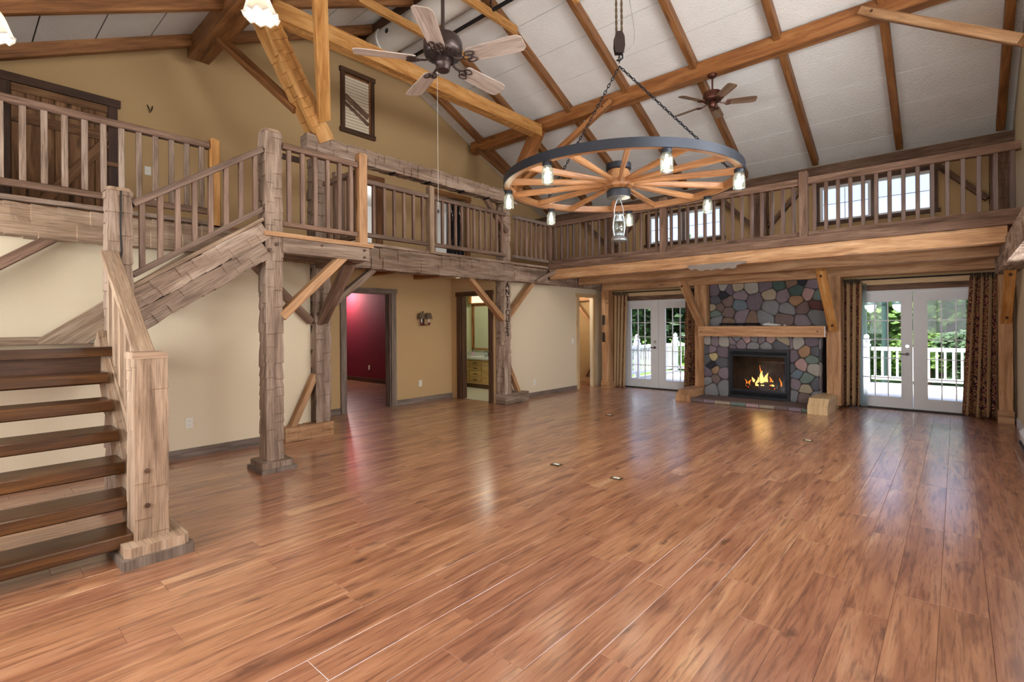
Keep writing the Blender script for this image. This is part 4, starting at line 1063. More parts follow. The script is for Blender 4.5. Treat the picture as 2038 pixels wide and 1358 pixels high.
for i, (dx, h, w, mt) in enumerate(((-.02, .33, .020, 'flame_orange'), (.0, .22, .045, 'flame_yellow'), (.06, .17, .035, 'flame_yellow'), (-.08, .15, .034, 'flame_yellow'), (.12, .14, .025, 'flame_orange'), (-.14, .10, .026, 'flame_yellow'), (.16, .10, .022, 'flame_yellow'), (-.20, .08, .02, 'flame_orange'), (.03, .12, .05, 'flame_yellow'), (-.26, .11, .014, 'flame_orange'), (.28, .13, .012, 'flame_orange'))):
    flame(cx + dx * 1.1, cy - .03 - .02 * (i % 2), .27 + .03 * (i % 3), h * 1.25, w * 1.1, mt, i * 1.3)
for i in range(12):
    part('ember', MB().sphere((cx - .22 + .04 * i, cy - .11 + .02 * H(i, 5), .258 + .015 * H(i, 7)), .014 + .008 * H(i, 9), 1.3, 1, .7, 7, 5), 'ember_red', r, None, True)
d = bpy.data.lights.new('firelight', 'POINT'); d.energy = 3; d.color = (1, .55, .2); d.shadow_soft_size = .16
o = bpy.data.objects.new('firelight', d); COL.objects.link(o); o.location = (cx, 10.0, .50)
# things on the mantel
m = MB(); rnd = random.Random(4)
for k in range(5):
    pts = [(-3.45 + .72 * t / 14, 9.98 + .03 * math.sin(t * 1.1 + k * 1.7), 1.418 + .012 + .016 * (1 + math.sin(t * 1.9 + k * 2.1))) for t in range(15)]
    m.tube(pts, .008, 6)
solo('wire_garland', m, 'iron_black', 'dark twisted wire garland lying along the mantel', 'garland', None, True)
m = MB().tube([(-2.66, 9.95, 1.435), (-2.60, 9.95, 1.44), (-2.52, 9.96, 1.434), (-2.44, 9.97, 1.428), (-2.37, 9.965, 1.424)], [.012, .027, .024, .018, .008], 9)
m.tube([(-2.58, 9.95, 1.44), (-2.55, 9.93, 1.475), (-2.53, 9.92, 1.48)], [.012, .008, .003], 7)
solo('driftwood', m, 'drift_white', 'pale driftwood piece lying at the middle of the mantel', 'driftwood', None, True)
m = MB().sphere((-2.30, 9.95, 1.422), .016, 1.4, 1, .8); solo('shell', m, 'drift_white', 'small pale shell on the mantel right of the driftwood', 'shell', None, True)
# ------------------------------------------------------------------ adjoining rooms seen through the doorways
m = MB(); m.box(-13.2, -8.45, 7.27, 7.40, 0, 2.5, 2); m.box(-13.3, -13.2, 2.5, 7.4, 0, 2.5, 2); m.box(-13.2, XR - .14, 2.45, 2.5, 0, 2.5, 2); m.box(-8.45, -8.40, 6.5, 7.40, 0, 2.5, 2); m.box(-8.45, XR - .14, 6.45, 6.5, 0, 2.5, 2)
m.box(XR - .15, XR - .14, 2.5, 4.42, 0, 2.5, 2); m.box(XR - .15, XR - .14, 5.33, 6.5, 0, 2.5, 2)
struct('wall_red_room', m, 'wall_red', 'dark red walls of the room beyond the doorway')
m = MB(); m.box(-13.2, XR, 2.5, 7.3, 2.5, 2.55); struct('ceiling_red_room', m, 'wall_white', 'white ceiling of the red room')
m = MB(); m.box(-13.2, -8.45, 7.25, 7.27, 0, .11, 0); struct('baseboard_red_room', m, 'dark_trim', 'brown baseboard under the red wall')
r = root('ceiling_lamp', 'round ceiling lamp of the red room', 'lamp', (-12.35, 6.92, 2.40))
part('canopy', MB().lathe([(.12, .06), (.12, .1)], (-12.35, 6.92, 2.40), 20), 'bronze', r); part('bowl', MB().lathe([(.01, 0), (.09, .015), (.14, .06)], (-12.35, 6.92, 2.40), 20, cap=False), 'tube_light', r, None, True)
def point(name, loc, e, col=(1, .85, .68), s=.06):
    d = bpy.data.lights.new(name, 'POINT'); d.energy = e; d.color = col; d.shadow_soft_size = s
    o = bpy.data.objects.new(name, d); COL.objects.link(o); o.location = loc; return o
point('red_room_lamp_light', (-12.3, 6.92, 2.32), 105, (1, .9, .85), .1)
# bathroom
m = MB(); m.box(-9.3, -6.5, 8.66, 8.78, 0, 2.5, 2); m.box(-9.24, -9.12, 7.42, 8.66, 0, 2.5, 2); m.box(-9.12, -8.38, 7.40, 7.42, 0, 2.5, 2); m.box(-6.52, -6.5, 6.9, 8.66, 0, 2.5, 2); m.box(-8.38, -8.36, 6.92, 7.42, 0, 2.5, 2); m.box(-8.38, XR, 6.90, 6.92, 0, 2.5, 2)
struct('wall_bathroom_inner', m, 'wall_green', 'pale green walls inside the bathroom')
m = MB(); m.box(-9.12, -6.52, 6.9, 8.66, 2.5, 2.54); struct('ceiling_bathroom', m, 'wall_white', 'white bathroom ceiling')
m = MB(); m.box(-9.12, -6.52, 6.85, 8.66, .001, .008); struct('floor_bathroom', m, 'bath_floor', 'pale vinyl bathroom floor')
V0, V1, VY = -9.10, -7.55, 8.11
r = root('vanity_cabinet', 'light pine bathroom vanity cabinet with four drawers', 'cabinet', (-8.4, 8.35, 0))
m = MB(); m.box(V0, V1, VY + .02, 8.65, .10, .665, 0); m.box(V0, V1, VY + .06, 8.65, .01, .10, 0); part('body', m, 'pine_light', r)
part('toe_kick', MB().box(V0, V1, VY + .03, VY + .06, .01, .10, 0), 'dark_trim', r)
for (a, b, c, d, kn) in ((-9.05, -8.56, .55, .64, 0), (-8.53, -8.15, .54, .64, 1), (-8.12, -7.6, .55, .64, 0), (-9.05, -8.56, .13, .53, 2), (-8.12, -7.6, .13, .53, 2), (-8.53, -8.15, .41, .52, 1), (-8.53, -8.15, .275, .39, 1), (-8.53, -8.15, .14, .255, 1)):
    p = part('drawer' if kn < 2 else 'door', MB().beam((a, VY + .01, (c + d) / 2), (b, VY + .01, (c + d) / 2), .02, d - c, (0, 0, 1), .006), 'pine_cabinet', r)
    if kn == 1: part('pull', MB().tube([(-8.39, VY, (c + d) / 2), (-8.385, VY - .02, (c + d) / 2), (-8.30, VY - .02, (c + d) / 2), (-8.295, VY, (c + d) / 2)], .007, 6), 'iron_black', p)
ct = root('vanity_counter', 'white marble counter with sink and tap in the bathroom', 'counter', (-8.4, 8.35, .665))
part('top', MB().beam((V0 - .01, 8.36, .69), (V1 + .02, 8.36, .69), .60, .05), 'counter_marble', ct)
part('backsplash', MB().box(V0, V1, 8.62, 8.66, .715, .80, 0), 'counter_marble', ct)
part('basin', MB().lathe([(.20, .718), (.19, .727), (.17, .722), (.10, .717)], (-8.48, 8.30, 0), 28, sy=.75), 'porcelain', ct, None, True)
f = MB().tube([(-8.36, 8.56, .715), (-8.36, 8.56, .80), (-8.37, 8.52, .835), (-8.38, 8.44, .82)], .013, 8); f.lathe([(.022, .715), (.022, .74), (.013, .765)], (-8.28, 8.56, 0), 12); f.lathe([(.022, .715), (.022, .74), (.013, .765)], (-8.44, 8.56, 0), 12)
part('tap', f, 'chrome', ct, None, True)
def soap(label, x, y, mat):
    r = root('soap_bottle', label, 'bottle', (x, y, .716)); part('body', MB().lathe([(.038, 0), (.04, .01), (.04, .07), (.03, .10), (.014, .11)], (x, y, .716), 14), mat, r, None, True)
    q = MB().tube([(x, y, .826), (x, y, .865), (x - .03, y, .868)], .006, 6); q.lathe([(.015, .826), (.015, .84)], (x, y, 0), 10); part('pump', q, 'iron_black', r, None, True)
soap('pink soap bottle with black pump beside the bathroom sink', -8.74, 8.42, 'soap_pink'); soap('clear soap bottle with black pump behind the tap', -8.22, 8.56, 'porcelain')
r = root('wall_mirror', 'framed mirror above the bathroom vanity', 'mirror', (-8.45, 8.64, .86))
part('glass', MB().box(-8.93, -8.02, 8.645, 8.655, .90, 1.92), 'mirror_glass', r)
m = MB(); m.box(-8.98, -8.93, 8.62, 8.66, .86, 1.96, 2); m.box(-8.02, -7.97, 8.62, 8.66, .86, 1.96, 2); m.box(-8.98, -7.97, 8.62, 8.66, 1.92, 1.97, 0); m.box(-8.98, -7.97, 8.62, 8.66, .86, .90, 0); part('frame', m, 'purlin_wood', r)
r = root('light_bar', 'wooden framed light box above the bathroom mirror', 'lamp', (-8.45, 8.6, 1.98))
m = MB(); m.box(-8.98, -8.90, 8.52, 8.66, 1.98, 2.22, 2); m.box(-8.98, -7.9, 8.52, 8.66, 2.17, 2.22, 0); m.box(-8.98, -7.9, 8.52, 8.66, 1.98, 2.0, 0); part('frame', m, 'honey_wood', r)
part('diffuser', MB().box(-8.90, -7.95, 8.55, 8.56, 2.0, 2.17), 'tube_light', r)
point('bathroom_light', (-7.6, 7.9, 2.35), 30, (1, .95, .8), .15)
r = root('wall_cabinet', 'wooden medicine cabinet at the right of the bathroom mirror', 'cabinet', (-7.80, 8.6, 1.0))
part('body', MB().box(-7.95, -7.62, 8.56, 8.66, 1.0, 1.9, 2), 'purlin_wood', r); part('door', MB().box(-7.95, -7.62, 8.545, 8.56, 1.02, 1.88, 2), 'rafter_wood', r)
r = root('towel_hook', 'black fleur-de-lis hook on the bathroom wall', 'hook', (-8.2, 8.62, 1.45)); m = MB()
for p in ([(-8.14, 8.635, 1.30), (-8.14, 8.63, 1.46)], [(-8.14, 8.63, 1.36), (-8.18, 8.62, 1.40), (-8.19, 8.62, 1.37)], [(-8.14, 8.63, 1.36), (-8.10, 8.62, 1.40), (-8.09, 8.62, 1.37)]): m.tube(p, .010, 6)
part('iron', m, 'iron_black', r); part('ring', MB().tube([(-8.14 + .06 * math.sin(t * .5236), 8.61, 1.25 + .06 * math.cos(t * .5236)) for t in range(12)], .006, 6, True), 'iron_black', r)
m = MB(); pts = [(-8.15, 8.60, 1.22), (-8.17, 8.59, 1.10), (-8.16, 8.585, .98), (-8.12, 8.59, .93)]; m.tube(pts, [.03, .07, .075, .03], 10); solo('hand_towel', m, 'towel_brown', 'brown hand towel bunched on the ring beside the mirror', 'towel', None, True)
# hallway beyond the third doorway
m = MB(); m.box(-7.50, -7.40, 8.9, YB, 0, 2.4, 2); m.box(-7.4, XW - .06, 8.79, 8.9, 0, 2.4, 2); struct('wall_hallway', m, 'wall_cream', 'cream walls of the small hallway beyond')
m = MB(); m.box(-7.5, XW - .06, 8.8, YB, 2.4, 2.44); struct('ceiling_hallway', m, 'wall_white', 'white ceiling of the small hallway')
r = root('timber_post', 'short braced post inside the hallway doorway', 'post', (-6.6, 10.45, 0))
part('shaft', MB().beam((-6.56, 10.46, .15), (-6.56, 10.46, 2.3), .12, .15, (0, 1, 0)), 'beam_wood', r)
part('head_beam', MB().beam((-7.38, 10.46, 2.12), (-6.52, 10.46, 2.12), .14, .16), 'beam_wood', r)
part('sill_block', MB().beam((-7.08, 10.44, .09), (-6.52, 10.44, .09), .2, .18, (0, 0, 1), .01, .010, 77), 'beam_wood', r)
part('knee_brace', MB().beam((-7.16, 10.45, 2.06), (-6.58, 10.45, 1.38), .08, .11, (0, 1, 0)), 'beam_wood', r); part('foot_brace', MB().beam((-6.86, 10.45, .17), (-6.58, 10.45, .66), .07, .1, (0, 1, 0)), 'beam_wood', r)
point('hallway_light', (-6.95, 9.6, 2.2), 20, (1, .95, .9), .1)
r = root('ceiling_lamp', 'small flush ceiling lamp of the hallway', 'lamp', (-6.95, 9.6, 2.33)); part('bowl', MB().lathe([(.01, 0), (.07, .02), (.11, .07)], (-6.95, 9.6, 2.33), 18, cap=False), 'tube_light', r)
# upstairs room behind the gable wall doorways
m = MB(); m.box(-11.6, -11.5, 4.5, 9.2, 2.5, 4.6, 2); m.box(-11.5, XG - .14, 4.4, 4.5, 2.5, 4.6, 2); m.box(-11.5, XG - .14, 9.2, 9.3, 2.5, 4.6, 2); struct('wall_upstairs_room', m, 'wall_white', 'white walls of the room behind the gallery')
m = MB(); m.box(-11.6, XG, 4.4, 9.3, 2.56, 2.6); struct('floor_upstairs_room', m, 'purlin_wood', 'floor of the room behind the gallery')
m = MB(); m.box(-11.6, XG - .1, 4.4, 9.3, 4.6, 4.65); struct('ceiling_upstairs_room', m, 'wall_white', 'ceiling of the room behind the gallery')
point('upstairs_room_light', (-9.8, 6.9, 4.2), 60, (.95, .98, 1), .3)
m = MB(); X = XG
m.box(X, X + .03, 6.75, 6.85, 2.6, 4.25, 2); m.box(X, X + .03, 7.75, 7.87, 2.6, 4.25, 2); m.box(X, X + .04, 6.72, 7.9, 4.25, 4.35, 1); struct('trim_4', m, 'rafter_wood', 'brown trim around the far gallery doorway')
m = MB(); m.box(X, X + .03, 5.08, 5.18, 2.6, 4.2, 2); m.box(X, X + .03, 5.42, 5.56, 2.6, 4.2, 2); m.box(X, X + .04, 5.05, 5.6, 4.2, 4.3, 1); struct('trim_5', m, 'rafter_wood', 'brown trim around the narrow gallery doorway')
dl = MB(); dl.box(X - .09, X - .05, 7.26, 7.74, 2.61, 4.24, 2)
d = struct('door_4', dl, 'iron_black', 'dark door with pale metal scrollwork standing in the far gallery doorway')
for z in (2.95, 3.75):
    for q in (7.38, 7.50, 7.62): part('scroll', MB().tube([(X - .04, q, z), (X - .04, q + .02, z + .12), (X - .04, q - .02, z + .26), (X - .04, q, z + .4)], .006, 6), 'chrome', d)
    part('scroll', MB().tube([(X - .04, 7.3, z + .2), (X - .04, 7.7, z + .2)], .006, 6), 'chrome', d)
# plank door upstairs
m = MB(); m.box(X, X + .035, .40, .50, 2.6, 4.34, 2); m.box(X, X + .035, 1.40, 1.50, 2.6, 4.34, 2); m.box(X, X + .05, .37, 1.53, 4.34, 4.44, 1)
d = struct('door_3', m, 'dark_trim', 'rustic plank door with Z brace on the upper gallery')
n = 7
for i in range(n):
    a = .505 + i * .89 / n; part('board', MB().beam((X + .012, a + .0615, 2.61), (X + .012, a + .0615, 4.26), .12, .022, (1, 0, 0), .005), 'plank_door', d)
part('ledge', MB().box(X + .024, X + .044, .505, 1.395, 4.24, 4.33, 1), 'plank_door', d); part('ledge', MB().box(X + .024, X + .044, .505, 1.395, 3.88, 4.0, 1), 'plank_door', d); part('ledge', MB().box(X + .024, X + .044, .505, 1.395, 2.65, 2.77, 1), 'plank_door', d)
part('diagonal_brace', MB().beam((X + .036, .6, 2.72), (X + .036, 1.36, 3.84), .022, .12, (0, 0, 1), .004), 'plank_door', d)
part('latch', MB().box(X + .03, X + .06, 1.38, 1.50, 3.56, 3.61, 1), 'rafter_wood', d)
# louvred interior window in the gable
m = MB(); a, b, c, e = 4.70, 5.38, 5.02, 6.06
m.box(X, X + .05, a, a + .07, c, e, 2); m.box(X, X + .05, b - .07, b, c, e, 2); m.box(X, X + .06, a - .02, b + .02, e - .02, e + .06, 1); m.box(X, X + .06, a - .02, b + .02, c - .06, c + .02, 1)
w = struct('window_9', m, 'dark_trim', 'brown framed louvred window high in the tan gable wall')
part('backing', MB().box(X + .001, X + .006, a + .06, b - .06, c, e, 2), 'rafter_wood', w)
for i in range(17):
    z = c + .05 + i * .056; part('slat', MB().beam((X + .022, a + .07, z), (X + .022, b - .10, z), .006, .045, (.25, 0, 1), .001), 'slat_cream', w)
part('sash_stile', MB().box(X, X + .035, b - .11, b - .07, c, e, 2), 'rafter_wood', w)
part('crossing_branch', MB().beam((X + .03, a + .07, 5.62), (X + .03, b - .12, 5.36), .012, .11, (0, 0, 1), .004, .004, 9), 'hewn_brown', w); part('crossing_branch', MB().beam((X + .03, a + .07, 5.50), (X + .03, b - .12, 5.22), .012, .07, (0, 0, 1), .004, .004, 10), 'hewn_brown', w)
# white duct and black pipe under the ridge
r = root('air_duct', 'round white air duct hanging beneath the ridge', 'duct', (-4, 5.12, 6.3))
part('pipe', MB().lathe([(.215, -7.55), (.215, XE - .05)], (0, 5.22, 6.52), 26, 'X'), 'duct_white', r, None, True)
part('end_cap', MB().lathe([(.20, -7.95), (.225, -7.90), (.225, -7.62), (.235, -7.60), (.235, -7.55), (.215, -7.54)], (0, 5.22, 6.52), 26, 'X'), 'duct_white', r, None, True)
part('nozzle', MB().lathe([(.04, 0), (.04, .01)], (-7.25, 4.998, 6.50), 12, 'Y'), 'black_paint', r)
r = root('gas_pipe', 'thin black pipe hung below the air duct', 'pipe', (-4, 5.6, 6.3)); part('pipe', MB().tube([(-7.9, 5.62, 6.33), (XE - .05, 5.62, 6.33)], .03, 10), 'black_paint', r, None, True)
for x in (-5.36, -3.0): part('hanger', MB().tube([(x, 5.62, 6.36), (x, 5.60, 6.45), (x, 5.62, 6.55)], .008, 6), 'iron_black', r)
# ------------------------------------------------------------------ small wall fittings
r = root('peg_rack', 'brown wooden peg rack on the gallery wall behind the tallest newel', 'peg rack', (XG, 3.6, 4.19))
part('board', MB().beam((XG + .012, 3.52, 4.25), (XG + .012, 4.02, 4.25), .022, .10), 'dark_trim', r)
for y in (3.62, 3.78, 3.94): part('peg', MB().tube([(XG + .02, y, 4.24), (XG + .09, y, 4.26)], .012, 8), 'rafter_wood', r)
def outlet_x(label, X, y, z, mat='plastic_cream', kind='duplex', sgn=1):
    r = root('wall_outlet' if kind == 'duplex' else 'light_switch', label, 'outlet' if kind == 'duplex' else 'light switch', (X, y, z - .06))
    part('plate', MB().beam((X + .004 * sgn, y, z - .058), (X + .004 * sgn, y, z + .058), .075, .008, (1, 0, 0), .002), mat, r)
    if kind == 'duplex':
        for dz in (-.024, .024):
            p = part('socket', MB().lathe([(.017, 0), (.017, .004)], (X + .008 * sgn, y, z + dz), 14, 'X'), mat, r)
            part('slots', MB().box(X + .0118 * sgn, X + .013 * sgn, y - .008, y - .005, z + dz - .005, z + dz + .005).box(X + .0118 * sgn, X + .013 * sgn, y + .005, y + .008, z + dz - .005, z + dz + .005), 'slot_dark', p)
    else: part('toggle', MB().box(X + .008 * sgn, X + .018 * sgn, y - .005, y + .005, z - .01, z + .012), mat, r)
outlet_x('wall outlet on the cream wall beneath the stairs', XW, 1.80, .385)
outlet_x('wall outlet on the tan recess wall under the sconce', XR, 5.98, .36)
outlet_x('wall outlet on the cream wall right of the lettered post', XW + .03, 7.92, .29)
outlet_x('light switch on the cream wall beside hallway doorway', XW + .03, 9.28, 1.09, kind='sw')
outlet_x('light switch on gallery wall right of the plank door', XG, 1.83, 3.60, kind='sw')
r = root('wall_outlet', 'wall outlet low on the dark red wall', 'outlet', (-11.4, 7.27, .2)); part('plate', MB().box(-11.44, -11.36, 7.26, 7.268, .32, .44), 'plastic_cream', r)
m = MB().tube([(XG + .005, 1.83, 4.50), (XG + .03, 1.845, 4.44), (XG + .01, 1.86, 4.40), (XG + .03, 1.875, 4.44), (XG + .005, 1.89, 4.50)], .006, 6); solo('wire_hook', m, 'iron_black', 'small bare wire hook on the gallery wall', 'hook')
for i, (x, y, lab) in enumerate(((-3.12, 4.20, 'floor outlet nearer the stairs of the front pair'), (-2.41, 4.19, 'floor outlet nearest the viewer'), (-4.17, 7.04, 'floor outlet in front of the left glazed doors'), (-1.38, 7.06, 'floor outlet in front of the right glazed doors'))):
    r = root('floor_outlet', lab, 'floor outlet', (x, y, .0005)); part('plate', MB().beam((x - .055, y, .004), (x + .055, y, .004), .075, .007, (0, 0, 1), .002), 'brass_plate', r)
    part('cover', MB().beam((x - .03, y, .009), (x + .03, y, .009), .035, .004, (0, 0, 1), .001), 'plastic_cream', r)
r = root('wall_sconce', 'little wall sconce with two fabric shades on the tan wall', 'lamp', (XR, 6.03, 1.42)); X = XR
part('back_plate', MB().beam((X + .01, 6.03, 1.46), (X + .01, 6.03, 1.62), .10, .02, (1, 0, 0)), 'bronze', r)
for s in (-1, 1):
    y = 6.03 + .085 * s
    part('arm', MB().tube([(X + .02, 6.03, 1.50), (X + .07, 6.03 + .05 * s, 1.46), (X + .10, y, 1.50), (X + .10, y, 1.56)], .008, 6), 'iron_black', r, None, True)
    part('candle', MB().lathe([(.012, 1.52), (.012, 1.60)], (X + .10, y, 0), 8), 'plastic_cream', r)
    part('shade', MB().lathe([(.075, 1.585), (.045, 1.70)], (X + .10, y, 0), 16, cap=False), 'shade_tan', r, None, True)
    part('heart', MB().prism([(y - .03, 1.50), (y, 1.455), (y + .03, 1.50), (y + .015, 1.52), (y, 1.505), (y - .015, 1.52)], lambda a, b, t: (t, a, b), X + .105, X + .12), 'paint_heart', r)
part('finial', MB().sphere((X + .03, 6.03, 1.72), .014), 'iron_black', r)
r = root('baseboard_heater', 'low white baseboard heater on the right-hand wall', 'heater', (.58, 7.6, 0))
part('casing', MB().prism([(.56, .02), (XE - .001, .02), (XE - .001, .22), (.58, .22), (.54, .18)], lambda a, b, t: (a, t, b), 6.9, 8.3), 'vinyl_white', r); part('grille', MB().box(.536, .556, 6.95, 8.25, .05, .08), 'slot_dark', r)
# ------------------------------------------------------------------ wagon wheel chandelier
WX, WY, WZ, WR = -2.84, 5.03, 3.0, 1.30
ch = root('wheel_chandelier', 'wagon wheel chandelier with mason jar lights hung on rope and chain', 'chandelier', (WX, WY, WZ))
def ringmb(r0, r1, z0, z1, seg=96):
    m = MB(); pr = [(r0, z0), (r1, z0), (r1, z1), (r0, z1), (r0, z0)]
    n0 = 0
    for (r, z) in pr[:4]:
        for k in range(seg):
            t = 2 * math.pi * k / seg; m.v.append((WX + r * math.cos(t), WY + r * math.sin(t), z))
    for i in range(4):
        j = (i + 1) % 4
        for k in range(seg):
            k2 = (k + 1) % seg; u = 2 * math.pi * r1 / seg
            m.face((i * seg + k, i * seg + k2, j * seg + k2, j * seg + k), ((k * u, i * .08), (k * u + u, i * .08), (k * u + u, i * .08 + .08), (k * u, i * .08 + .08)))
    return m
part('iron_tyre', ringmb(WR - .012, WR, WZ, WZ + .088), 'iron_band', ch, 'dark iron tyre', True)
part('felloe', ringmb(WR - .075, WR - .013, WZ + .004, WZ + .08), 'wheel_wood', ch, None, True)
part('hub', MB().lathe([(.11, WZ - .03), (.165, WZ), (.172, WZ + .05), (.15, WZ + .10), (.12, WZ + .16), (.11, WZ + .21)], (WX, WY, 0), 28), 'wheel_wood', ch, None, True)
part('hub_band', MB().lathe([(.128, WZ - .115), (.135, WZ - .10), (.135, WZ - .04), (.125, WZ - .03)], (WX, WY, 0), 28), 'iron_band', ch, None, True)
part('hub_plate', MB().lathe([(.001, WZ - .122), (.02, WZ - .122), (.125, WZ - .117), (.125, WZ - .112)], (WX, WY, 0), 28), 'hammered_tin', ch, None, True)
part('hub_cap', MB().lathe([(.125, WZ + .19), (.14, WZ + .2), (.14, WZ + .26), (.10, WZ + .275)], (WX, WY, 0), 28), 'iron_band', ch, None, True)
for i in range(14):
    t = math.radians(-5 + i * 360 / 14); c, s = math.cos(t), math.sin(t)
    part('spoke', MB().beam((WX + c * 1.235, WY + s * 1.235, WZ + .045), (WX + c * .14, WY + s * .14, WZ + .05), .045, .075, (0, 0, 1), .012, taper=.72), 'wheel_wood', ch)
gj = MB().lathe([(.001, -.205), (.05, -.205), (.056, -.195), (.056, -.085), (.05, -.065), (.04, -.05), (.04, -.028)], (0, 0, 0), 20, cap=False)
jar_me = to_mesh('jar', gj, 'jar_glass', smooth=True)
lid_me = to_mesh('lid', MB().lathe([(.045, -.04), (.046, -.03), (.046, -.002), (.03, 0)], (0, 0, 0), 20), 'iron_band', smooth=True)
bulb_me = to_mesh('bulb', MB().lathe([(.001, -.178), (.018, -.172), (.029, -.15), (.028, -.12), (.014, -.08), (.011, -.05)], (0, 0, 0), 14), 'bulb_glow', smooth=True)
for i in range(7):
    t = math.radians(-92.5 + i * 360 / 7); p = (WX + 1.245 * math.cos(t), WY + 1.245 * math.sin(t), WZ + .003)
    j = inst('jar', jar_me, ch, p); j['label'] = 'clear mason jar light'; BASE[j.name] = Vector(p)
    inst('lid', lid_me, j, p); inst('bulb', bulb_me, j, p)
    point('jar_light', (p[0], p[1], WZ - .235), 3.5, (1, .84, .62), .05)
def chain(pa, pb, n, name='chain'):
    pa, pb = Vector(pa), Vector(pb); d = (pb - pa); L = d.length / n; d.normalize(); m = MB(); a = d.orthogonal().normalized(); b = d.cross(a)
    for i in range(n):
        c = pa + d * (L * (i + .5)); u = a if i % 2 else b
        m.tube([c + d * (L * .62 * math.cos(q * math.pi / 4)) + u * (L * .30 * math.sin(q * math.pi / 4)) for q in range(8)], .0055, 5, True)
    return part(name, m, 'iron_black', ch)
top = (WX + .02, WY, 4.40)
chain((WX + .02, WY, 4.50), top, 3)
for a, n in ((168, 44), (34, 44)):
    t = math.radians(a); chain((WX + .02, WY, 4.36), (WX + 1.25 * math.cos(t), WY + 1.25 * math.sin(t), WZ + .10), n)
    part('eye_bolt', MB().tube([(WX + 1.25 * math.cos(t), WY + 1.25 * math.sin(t), WZ + .07), (WX + 1.25 * math.cos(t), WY + 1.25 * math.sin(t), WZ + .12)], .012, 6), 'iron_black', ch)
m = MB()
for k in range(2):
    m.prism([(-.045, 4.50), (-.06, 4.58), (-.055, 4.68), (-.03, 4.74), (.03, 4.74), (.055, 4.68), (.06, 4.58), (.045, 4.50)], lambda a, b, t: (WX + .02 + a * _c + t * -_s * 1, WY + a * _s + t * _c, b), -.035 + k * .055, -.02 + k * .055)
part('pulley_block', m, 'bronze', ch)
part('sheave', MB().lathe([(.035, -.012), (.026, 0), (.035, .012)], (WX + .02, WY, 4.62), 16, 'Y'), 'hammered_tin', ch)
part('hook', MB().tube([(WX + .02, WY, 4.52), (WX + .05, WY + .02, 4.49), (WX + .05, WY + .02, 4.45), (WX + .02, WY, 4.42), (WX - .01, WY, 4.44)], .010, 6), 'iron_black', ch)
for s in (-1, 1):
    pts = []; x0, y0 = WX + .02 + s * .03 * _c, WY + s * .03 * _s
    m = MB()
    for st in range(2):
        m.tube([(x0 + .006 * math.cos(i * .9 + st * math.pi), y0 + .006 * math.sin(i * .9 + st * math.pi), 4.70 + i * .02) for i in range(96)], .009, 5)
    part('rope', m, 'rope_brown', ch)
part('power_cord', MB().tube([(WX + .06, WY, 6.55), (WX + .09, WY + .05, 5.3), (WX + .16, WY + .1, 4.75), (WX + .15, WY + .1, 4.6), (WX + .05, WY + .02, 4.5)], .004, 6), 'cord_grey', ch)
# lantern
r = root('lantern', 'small tin hurricane lantern hanging beneath the wheel hub', 'lantern', (WX, WY, 2.40)); z = 2.40
part('tank', MB().lathe([(.088, 0), (.092, .012), (.075, .045), (.05, .06)], (WX, WY, z), 20), 'hammered_tin', r, None, True)
part('burner', MB().lathe([(.045, .06), (.05, .075), (.042, .095)], (WX, WY, z), 16), 'hammered_tin', r, None, True)
part('globe', MB().lathe([(.040, .095), (.056, .13), (.056, .165), (.036, .215)], (WX, WY, z), 16, cap=False), 'jar_glass', r, None, True)
part('chimney', MB().lathe([(.045, .215), (.048, .225), (.040, .26), (.040, .29), (.02, .31), (.012, .32)], (WX, WY, z), 16), 'hammered_tin', r, None, True)
for s in (-1, 1): part('side_tube', MB().tube([(WX + s * .05 * _c, WY + s * .05 * _s, z + .05), (WX + s * .066 * _c, WY + s * .066 * _s, z + .15), (WX + s * .052 * _c, WY + s * .052 * _s, z + .27), (WX + s * .03 * _c, WY + s * .03 * _s, z + .30)], .009, 6), 'hammered_tin', r, None, True)
part('bail', MB().tube([(WX - .052 * _c, WY - .052 * _s, z + .27), (WX - .05 * _c, WY - .05 * _s, z + .36), (WX - .02 * _c, WY - .02 * _s, z + .46), (WX, WY, z + .478), (WX + .02 * _c, WY + .02 * _s, z + .46), (WX + .05 * _c, WY + .05 * _s, z + .36), (WX + .052 * _c, WY + .052 * _s, z + .27)], .004, 6), 'hammered_tin', r, None, True)
